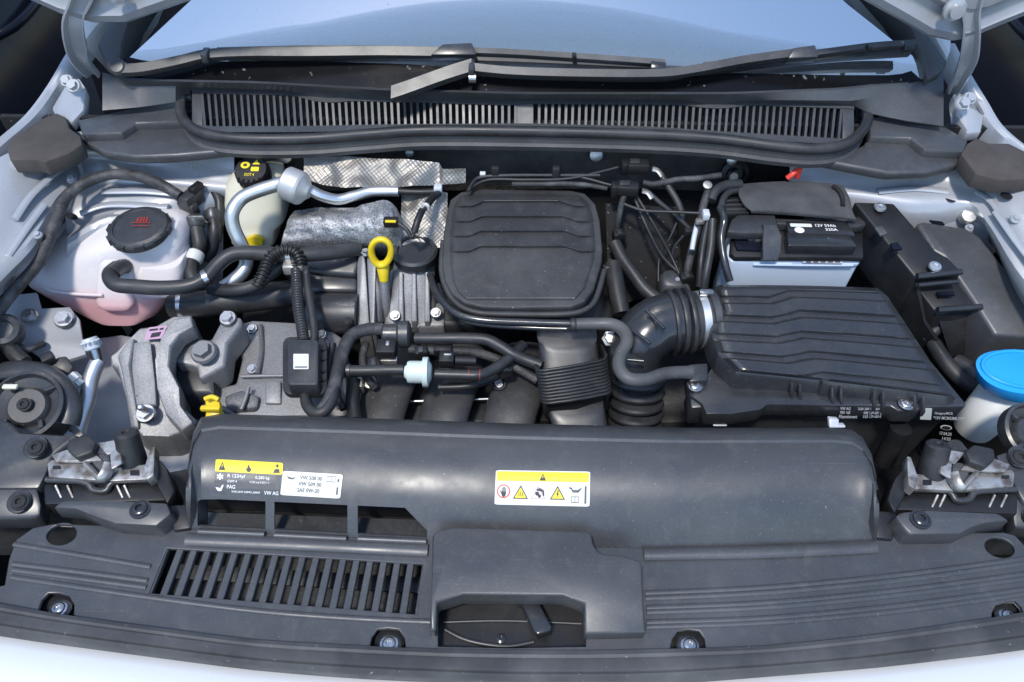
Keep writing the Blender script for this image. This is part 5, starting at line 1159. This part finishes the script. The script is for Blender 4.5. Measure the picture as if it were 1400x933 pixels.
# ---- black sheet metal battery tray and control unit cover
tr = thing('battery_tray_bracket', 'tall black sheet steel battery bracket with rivets and bent tabs', 'bracket')
TOPB = [(1166, 276, .085), (1175, 272, .086), (1218, 278, .085), (1276, 346, .058), (1313, 366, .055), (1318, 384, .05), (1253, 392, .04), (1246, 376, .045), (1170, 290, .080)]
slab('top_flange', [(1168, 276, .085), (1222, 278, .085), (1280, 344, .060), (1296, 352, .058), (1316, 372, .052), (1252, 380, .046)], .09, 'dark_plastic', tr, .003)
extr('side_web', [(1170, 284, .076), (1252, 384, .036), (1262, 440, -.01), (1290, 480, -.05), (1240, 500, -.12), (1180, 420, -.10), (1168, 330, .0)], (.006, .004, 0), 'dark_plastic', tr, .001)
slab('step', [(1254, 394, .020), (1322, 384, .026), (1350, 420, .012), (1282, 430, .006)], .10, 'dark_plastic', tr, .003)
extr('front_plate', [(1280, 426, .002), (1346, 420, .008), (1350, 470, -.06), (1300, 490, -.07)], (0, .004, -.002), 'dark_plastic', tr, .001)
tube('bent_tab', [(1254, 378, .052), (1285, 375, .055), (1314, 372, .056)], .0055, 'plastic_smooth', tr, n=10)
tube('bent_tab', [(1255, 390, .040), (1285, 387, .042), (1310, 385, .044)], .004, 'plastic_smooth', tr, n=10)
tube('bent_tab', [(1282, 424, .016), (1312, 422, .018), (1342, 420, .020)], .0055, 'plastic_smooth', tr, n=10)
slab('slot', bz([(1281, 399), (1303, 398), (1306, 403), (1286, 404)], .027), .004, 'black_gloss', tr, 0)
slab('notch', bz([(1196, 311), (1206, 309), (1214, 319), (1204, 322)], .083), .004, 'cast_dark', tr, .001); slab('notch', bz([(1217, 333), (1227, 331), (1234, 340), (1222, 342)], .076), .004, 'black_gloss', tr, 0)
for p in ((1203, 284, .086), (1278, 365, .061)): lathe('rivet', p, (0, -.1, 1), [(.0105, 0), (.0095, .003), (.005, .0035), (.004, .002), (0, .002)], 'alu', tr, 20)
lathe('rivet', (1343, 459, -.035), (-.3, -.8, .5), [(.008, 0), (.007, .004), (0, .005)], 'alu', tr, 16)
cu_ = thing('control_unit_cover', 'smooth dark grey cover panel between the bracket and the wing', 'cover')
slab('panel', [(1252, 306, .058), (1262, 302, .060), (1320, 311, .062), (1340, 322, .060), (1392, 388, .038), (1440, 462, .010), (1360, 458, .005), (1330, 410, .022), (1290, 350, .045), (1276, 342, .048)], .10, 'panel', cu_, .006, seg=3)
slab('slot', bz([(1271, 301), (1288, 303), (1292, 307), (1276, 305)], .0615), .003, 'black_gloss', cu_, 0)
o = tube('drain_hose', [(1276, 470, -.05), (1290, 492, -.05), (1310, 515, -.055), (1335, 530, -.06)], .013, 'rubber', None); tag(o, 'dark drain hose sloping behind the air filter box toward the washer neck', 'hose')
o = tube('drain_hose', [(1306, 496, -.06), (1322, 505, -.055), (1336, 520, -.055)], .016, 'rubber', None); tag(o, 'short fat dark hose stub beside the blue washer cap', 'hose')
# ---- washer filler
wf = thing('washer_filler', 'bright blue washer fluid cap on a translucent white neck', 'washer filler')
cap = loft('cap', [(P(1385, 498, .022)+Vector((.012, -.01, 0)), .062, .036, 2.3), (P(1385, 501, .020)+Vector((.012, -.01, 0)), .070, .043, 2.3), (P(1385, 513, .000)+Vector((.012, -.01, 0)), .072, .045, 2.3), (P(1385, 520, -.014)+Vector((.012, -.01, 0)), .058, .036, 2.3), (P(1385, 524, -.022)+Vector((.012, -.01, 0)), .05, .030, 2.3)], 'blue', wf, 40)
tube('cap_rim', crom([P(1385, 498, .0225)+Vector((.012+.062*cos(a), -.01+.036*sin(a), 0)) for a in [2*pi*i/24 for i in range(25)]], 1), .003, 'blue', cap, n=8, straight=True)
tube('neck', [(1394, 526, -.030), (1380, 537, -.036), (1364, 551, -.048), (1346, 568, -.066), (1330, 585, -.10)], [.045, .042, .038, .034, .03], 'white', wf, n=24)

# ---- wires in front of the firewall, engine cover to battery
for k, (pts, r, lab) in enumerate((
    ([(640, 262, .088), (648, 248, .09), (660, 242, .092), (700, 240, .094), (760, 240, .094), (820, 240, .094)], .0032, 'thin black wire along the firewall felt behind the engine cover'),
    ([(642, 258, .084), (668, 246, .088), (720, 246, .09), (780, 244, .092), (845, 229, .10)], .0026, 'second thin wire rising towards the firewall plugs'),
    ([(760, 238, .094), (800, 244, .09), (830, 252, .088), (850, 256, .086)], .0026, 'thin wire dropping to the lower firewall plug'),
    ([(885, 262, .085), (905, 280, .07), (925, 296, .055), (942, 312, .04)], .0045, 'black wire descending from the lower plug'),
    ([(905, 242, .095), (918, 262, .08), (928, 280, .068), (934, 300, .05)], .0060, 'thick black wire descending from the upper plug'),
    ([(868, 272, .07), (884, 310, .04), (905, 350, .0), (930, 376, -.02), (946, 405, -.03)], .0030, 'long thin wire slanting towards the intake elbow'),
    ([(870, 268, .072), (890, 300, .05), (915, 345, .005), (930, 378, -.02)], .0026, 'fine wire parallel to the long slanting one'),
    ([(850, 278, .07), (880, 288, .07), (920, 290, .072), (960, 292, .075)], .0028, 'thin wire reaching across to the battery cables'),
    ([(925, 305, .04), (916, 325, .02), (902, 350, -.01), (900, 385, -.04)], .0022, 'faint curved wire in the dark gap beside the battery'),
    ([(935, 322, .03), (922, 338, .01), (918, 355, -.01)], .0026, 'short curved wire below the battery plugs'))):
    o = tube('wire', pts, r, 'rubber', None, n=8); tag(o, lab, 'wire', 'wires before the firewall')
for x, y, z, s, lab in ((760, 237, .10, (.013, .012, .026), 'black wire holder on the firewall felt behind the engine cover'), (677, 235, .10, (.014, .010, .022), 'small black wire holder near the firewall foil')):
    o = box('wire_holder', (x, y, z), s, 'dark_plastic', None, .002); tag(o, lab, 'holder')
for x, y, z, lab, an in ((872, 228, .105, 'upper black firewall plug with a bent foil end', 0.), (858, 258, .092, 'lower black firewall plug with a bright foil end', .1)):
    o = thing('firewall_plug', lab, 'connector')
    box('plug_body', (x, y, z), (.038, .022, .020), 'dark_plastic', o, .003, (0, 0, -an)); box('latch', (x-4, y-7, z+.012), (.018, .012, .006), 'plastic', o, .002); box('rear', (x-18, y+1, z-.004), (.012, .018, .024), 'dark_plastic', o, .002)
    tube('foil_end', [(x+20, y+3, z), (x+28, y+6, z-.003), (x+34, y+14, z-.008)], .0065, 'white_metal', o, n=10, flat=(1, .5))
o = box('wire_end', (660, 238, .095), (.010, .008, .006), 'white', None, .001); tag(o, 'tiny white wire marker near the firewall foil', 'marker')
lp = thing('battery_lead_plug', 'pale grey plug on the battery leads', 'connector')
box('plug', (965, 294, .08), (.012, .018, .014), 'milky', lp, .003); box('collar', (957, 303, .07), (.016, .010, .009), 'white_metal', lp, .003)
o = box('lead_clip', (942, 317, .035), (.018, .016, .016), 'dark_plastic', None, .003); tag(o, 'black wire clip in the gap beside the battery leads', 'clip')
ring_ = lathe('ground_lug', (967, 254, .10), (0, -.3, 1), [(.008, 0), (.008, .003), (.004, .004), (.004, .002), (0, .002)], 'zinc', None, 18); tag(ring_, 'pale grey ring lug at the bend of the fat battery cable', 'lug')
# transmission side: dark hoses and speckled lining in the gap
o = extr('bay_lining', [(828, 280, .04), (925, 285, .02), (935, 395, -.10), (832, 420, -.12)], (0, .01, -.004), 'lining', None, .001); tag(o, 'speckled black sound lining in the gap beside the engine cover', 'lining')
for pts, r, lab in (([(840, 332, .0), (850, 352, -.01), (866, 375, -.02), (882, 396, -.03), (905, 415, -.04)], .012, 'dark hose slanting down beside the engine cover'),
                    ([(838, 362, -.02), (842, 390, -.03), (850, 430, -.05)], .016, 'dark upright hose with a pale clamp beside the engine cover')):
    o = tube('dark_hose', pts, r, 'rubber', None, n=14); tag(o, lab, 'hose')
lathe('pale_clamp', (837, 362, -.018), (.1, -.5, -.8), [(.0168, 0), (.0178, .001), (.0178, .007), (.0168, .008)], 'alu', o, 22)
gb = thing('gear_selector_housing', 'dark domed gearbox breather housing behind the intake elbow', 'housing')
loft('dome', [(P(922, 378, -.02), .020, .016, 2.5), (P(922, 382, -.025), .026, .02, 2.6), (P(922, 400, -.05), .030, .024, 3), (P(922, 420, -.09), .030, .024, 3)], 'plastic', gb, 28)
lathe('cap_pin', (926, 383, -.02), (0, -.3, 1), [(.004, 0), (.004, .003), (0, .003)], 'steel', gb, 10)
gx_ = thing('gearbox', 'dark grimy gearbox casing deep below the battery wires', 'gearbox')
slab('casing', [(840, 420, -.22), (960, 410, -.22), (1180, 430, -.22), (1240, 560, -.22), (900, 580, -.22)], .2, 'dark_metal', gx_, .02)

# ================================================================== headlamp backs and mounts
def cap_round(name, c, r, lab, ax=(0.1, -.35, 1)):
    t = thing(name, lab, 'lamp cover')
    lathe('rim', c, ax, [(r*.9, -.05 if r > .05 else -.012), (r, -.01), (r*1.03, 0), (r*1.03, .008), (r*.93, .010), (r*.86, .002), (r*.6, -.004), (r*.58, .0), (r*.5, .004), (r*.2, .004), (r*.2, .012), (0, .012)], 'plastic', t, 36)
    for k in range(4):
        a = k*pi/2+.5; q = Vector(ax).normalized().to_track_quat('Z', 'Y'); box('bayonet_rib', V(c)+q @ Vector((r*.75*cos(a), r*.75*sin(a), .002)), (r*.3, .006, .010), 'plastic', t, .001, (0, 0, a))
    fast('screw', V(c)+Vector(ax).normalized()*.011, r*.15, 'dark_metal', t, ax)
    return t
for c, lab in (((38, 556, .01), 'round black headlamp cap beside the charge port pipe'), ((1408, 592, .02), 'round black headlamp cap below the blue washer cap')):
    cap_round('headlamp_dust_cover', c, .051 if c[0] < 700 else .042, lab)
lr = thing('lamp_wiring_ring', 'thick black cable guard curving around the headlamp cap', 'guard')
tube('guard', [(2, 508, .012), (30, 506, .015), (62, 512, .014), (86, 532, .008), (96, 560, -.005), (92, 580, -.015)], .014, 'plastic', lr, n=12, flat=(1.2, .7)); box('tab', (14, 529, .034), (.022, .008, .005), 'cream', lr, .002)
o = tube('headlamp_loom', [(-10, 452, .0), (8, 470, .0), (22, 486, -.005), (34, 496, -.01)], .012, 'rubber', None); tag(o, 'black loom entering behind the headlamp cap', 'wiring')
o = lathe('lamp_vent_cap', (4, 452, .02), (.3, -.4, 1), [(.026, -.02), (.028, 0), (.024, .006), (.016, .008), (.014, .002), (0, .002)], 'plastic', None, 26); tag(o, 'small round black cap above the headlamp loom', 'cap')
# charge port pipe
cp_ = thing('charge_port_pipe', 'aluminium air conditioning charge pipe with ribbed pale cap', 'pipe')
tube('pipe', [(106, 592, -.06), (112, 570, -.05), (120, 545, -.04), (124, 520, -.03), (130, 503, -.022), (136, 493, -.018)], .012, 'alu', cp_, n=18)
tube('valve', [(134, 496, -.018), (130, 482, -.004), (127, 474, .004)], .0085, 'steel', cp_, n=14, straight=True)
A, B = P(128, 478, .0), P(121, 461, .016)
cpp = lathe('cap', A, B-A, [(.010, 0), (.0125, .002), (.0125, .016), (.011, .019), (0, .019)], 'milky', cp_, 20)
for k in range(12):
    a = 2*pi*k/12; q = (B-A).normalized().to_track_quat('Z', 'Y'); box('grip', A+q @ Vector((.0125*cos(a), .0125*sin(a), .009)), (.003, .003, .013), 'milky', cpp, 0, (0, 0, a))
extr('foot_plate', [(88, 575, -.04), (96, 574, -.04), (114, 594, -.05), (104, 600, -.05)], (0, 0, -.006), 'white_metal', cp_, .001)
ps = thing('pressure_sensor', 'black pressure sensor with white hex foot beside the charge pipe', 'sensor')
A, B = P(72, 494, .004), P(104, 522, -.02)
extr('sensor_body', [(78, 488, .01), (90, 486, .01), (101, 502, -.0), (92, 516, -.008), (84, 518, -.008), (64, 502, .004)], (0, 0, -.02), 'dark_plastic', ps, .003)
box('plug', (66, 491, .012), (.018, .018, .016), 'dark_plastic', ps, .003, (0, 0, .6)); lathe('hex_foot', P(96, 514, -.012), B-A, [(.011, 0), (.011, .012), (.008, .014), (.008, .022), (0, .022)], 'white', ps, 6)

# headlamp housings (grey brackets at both front corners)
for s in (0, 1):
    hh = thing('headlamp_housing', ['black headlamp housing bracket with two screws beside the engine mount side corner', 'black headlamp housing bracket with two screws beside the battery side corner'][s], 'headlamp housing', 'headlamp housings')
    top = [(-60, 560, .02), (10, 575, .025), (30, 590, .028), (85, 594, .028), (98, 592, .026), (112, 596, .02), (70, 625, .015), (62, 648, .012), (52, 668, .008), (-60, 668, .008)] if s == 0 else \
          [(1362, 622, .028), (1380, 616, .030), (1460, 610, .030), (1460, 700, .008), (1400, 690, .006), (1390, 665, .012), (1368, 640, .024)]
    slab('upper_plate', top, .03, 'plastic', hh, .005, seg=2)
    front_ = [(-60, 668, .004), (50, 666, .006), (56, 690, -.004), (54, 706, -.010), (40, 710, -.012), (-60, 712, -.012)] if s == 0 else [(1400, 690, .004), (1388, 676, .006), (1386, 708, -.006), (1388, 722, -.012), (1460, 726, -.012), (1460, 690, .004)]
    slab('front_plate', front_, .03, 'plastic', hh, .004)
    for x, y, z in ([(50, 613, .030), (28, 687, .002)] if s == 0 else [(1393, 626, .032), (1412, 706, .0)]):
        lathe('screw_seat', (x, y, z-.004), (0, -.2, 1), [(.016, 0), (.016, .004), (.012, .006), (0, .006)], 'plastic', hh, 22); fast('screw', (x, y, z+.001), .0095, 'dark_metal', hh, (0, -.2, 1))
# hood buffers and white mounting brackets
for s, (bx_, by_, lab) in enumerate(((172, 590, 'black rubber hood buffer post beside the engine mount'), (1284, 606, 'black rubber hood buffer post in front of the air filter box'))):
    hb = thing('hood_buffer', lab, 'hood buffer', 'rubber hood buffers')
    A = P(bx_, by_, .055); B = P(bx_+(10 if s == 0 else -12), by_+42, .012); d = (A-B)
    lathe('post', B-d*.25, d, [(.019, 0), (.0185, .02), (.0165, d.length*.9), (.0160, d.length*1.18), (.0125, d.length*1.24), (.006, d.length*1.24), (.005, d.length*1.18), (0, d.length*1.18)], 'rubber', hb, 28)
    if s: tube('thread', [(1304, 612, .01), (1312, 622, -.005), (1318, 630, -.015)], .012, 'plastic', hb, corr=(.004, .08))
for s in (0, 1):
    mb = thing('headlamp_mount', ['corroded white metal headlamp mount beneath the buffer beside the engine mount', 'corroded white metal headlamp mount beneath the buffer by the air filter box'][s], 'mount', 'headlamp mounts')
    f = (lambda x: x) if s == 0 else (lambda x: 1452-x)
    dy = 0 if s == 0 else 13
    def q(l, z, dz=0): return [(f(x), y+dy, z+dz) for x, y in l]
    slab('tray', q([(64, 634), (70, 628), (120, 634), (148, 640), (205, 634), (212, 655), (150, 658), (66, 652)], .020), .010, 'white_metal', mb, .002)
    extr('side_cheek', q([(196, 640), (206, 612), (212, 610), (210, 650), (200, 656)], .034), (0, 0, -.02), 'white_metal', mb, .002)
    tube('hook', [(f(118), 636+dy, .03), (f(128), 646+dy, .03), (f(138), 655+dy, .028), (f(146), 646+dy, .032), (f(150), 634+dy, .034)], .006, 'white_metal', mb, n=8, flat=(.7, 1.4))
    slab('slot_plate', q([(70, 622), (92, 614), (130, 620), (140, 630), (76, 632)], .030), .006, 'white_metal', mb, .002)
    slab('slot', q([(72, 637), (82, 637), (82, 641), (72, 641)], .0215), .002, 'dark_plastic', mb, 0); slab('slot', q([(178, 643), (190, 643), (190, 650), (178, 650)], .0215), .002, 'dark_plastic', mb, 0)
    extr('spring', q([(150, 620), (164, 612), (166, 634), (152, 642)], .040), (0, .004, -.006), 'white_metal', mb, .001)
    extr('clip_plate', q([(132, 606), (156, 602), (168, 616), (146, 622)], .032), (0, .002, -.004), 'white_metal', mb, .001)
    slab('dark_lever', q([(92, 600), (120, 594), (132, 604), (126, 618), (104, 626), (90, 614)], .042), .016, 'rubber', mb, .004)
    slab('dark_core', q([(122, 622), (150, 618), (150, 650), (134, 652)], .026), .018, 'cast_dark', mb, .002)
    slab('lower_beam', q([(58, 660), (120, 662), (232, 654), (240, 684), (60, 690)], .004), .03, 'dark_plastic', mb, .004)
    tube('beam_lip', [(f(64), 656+dy, .012), (f(115), 659+dy, .012), (f(128), 670+dy, .008), (f(145), 671+dy, .008), (f(160), 658+dy, .012), (f(228), 656+dy, .012)], .005, 'plastic', mb, n=8)
    for x0 in (76, 92, 160, 170): tube('bright_rib', [(f(x0), 664+dy, .0085), (f(x0+8), 681+dy, .0025)], .0018, 'white_metal', mb, n=6, straight=True)
    slab('outer_cover', q([(205, 614), (228, 640), (240, 670), (228, 690), (214, 664)], .018), .04, 'dark_plastic', mb, .004)

# ---- more looms, plugs and clips filling the gaps
EX = [
 ([(560, 478, -.02), (600, 480, -.015), (650, 482, -.02), (700, 500, -.03), (735, 520, -.04)], .0075, 'tape', 'taped loom behind the check valve pipes'),
 ([(600, 530, -.04), (640, 528, -.035), (668, 520, -.035), (690, 512, -.03)], .006, 'rubber', 'thin loom crossing the intake runners'),
 ([(862, 250, .09), (856, 262, .085), (850, 278, .07), (846, 300, .04), (842, 320, .01)], .0055, 'tape', 'taped loom hanging below the firewall plugs'),
 ([(880, 250, .09), (896, 252, .092), (925, 246, .096), (955, 244, .10), (985, 240, .10)], .0055, 'tape', 'taped loom running from the firewall plugs to the grommet'),
 ([(968, 262, .09), (962, 280, .08), (958, 300, .065), (950, 325, .04), (944, 350, .01), (938, 378, -.02)], .0070, 'tape', 'taped loom falling beside the battery leads'),
 ([(700, 252, .084), (740, 252, .085), (790, 252, .085), (830, 258, .08)], .0045, 'tape', 'taped loom close behind the engine cover'),
 ([(500, 470, -.02), (496, 490, -.02), (500, 512, -.03), (512, 530, -.05)], .0065, 'tape', 'taped loom behind the bending purge hose'),
 ([(455, 470, -.02), (450, 500, -.03), (455, 530, -.04), (470, 560, -.05)], .006, 'rubber', 'dark cable between the sensor box and the taped hose'),
 ([(290, 255, .05), (300, 275, .03), (300, 300, .01), (296, 330, -.02)], .009, 'rubber', 'dark hose dropping beside the brake reservoir'),
 ([(240, 405, -.05), (256, 425, -.06), (262, 445, -.08)], .010, 'rubber', 'dark hose stub behind the engine mount'),
 ([(60, 470, -.03), (40, 478, -.02), (22, 474, -.01), (6, 462, .0)], .005, 'tape', 'taped cable near the small round cap'),
 ([(1290, 440, -.03), (1275, 455, -.04), (1262, 462, -.05)], .010, 'rubber', 'dark hose stub under the battery bracket step'),
]
for pts, r, m_, lab in EX:
    o = tube('loom' if m_ == 'tape' else 'dark_hose', pts, r, m_, None, n=10); tag(o, lab, 'loom' if m_ == 'tape' else 'hose')
for p, sz, lab in (((690, 507, -.02), (.024, .016, .016), 'black plug beside the upright air duct'), ((576, 482, -.008), (.02, .016, .016), 'black plug wedged behind the pale check valve'), ((846, 322, .012), (.022, .018, .018), 'black plug hanging in the gap by the engine cover'),
                   ((938, 380, -.018), (.022, .020, .018), 'black plug at the end of the battery side loom'), ((512, 500, -.015), (.02, .022, .02), 'black plug between the purge hose and the straight pipe')):
    o = thing('loom_plug', lab, 'connector'); box('plug_body', p, sz, 'dark_plastic', o, .002, (0, 0, .2)); box('latch', V(p)+Vector((0, -.002, sz[2]*.55)), (sz[0]*.4, sz[1]*.7, .004), 'plastic', o, .001, (0, 0, .2))
for p, ax_, r, lab in (((282, 380, .026), (1, .55, .2), .0132, 'steel hose clamp on the thick tank hose'), ((396, 349, .045), (1, 0, 0), .0132, 'steel hose clamp near the ribbed conduit'), ((250, 417, -.056), (1, .1, 0), .0252, 'wide steel clamp on the radiator hose end')):
    o = lathe('hose_clamp', p, ax_, [(r-.001, -.004), (r+.0008, -.004), (r+.0008, .004), (r-.001, .004)], 'steel', None, 26); tag(o, lab, 'clamp')

# ------------------------------------------------------------------ put each thing's origin at its base
bpy.context.view_layer.update()
for e in EMP:
    pts = []
    for c in e.children_recursive:
        if c.type == 'MESH':
            pts += [c.matrix_world @ Vector(b) for b in c.bound_box]
    if not pts: continue
    lo = Vector([min(p[i] for p in pts) for i in range(3)]); hi = Vector([max(p[i] for p in pts) for i in range(3)])
    e.location = ((lo.x+hi.x)/2, (lo.y+hi.y)/2, lo.z)
    for c in e.children: c.matrix_parent_inverse = Matrix.Translation(-e.location)
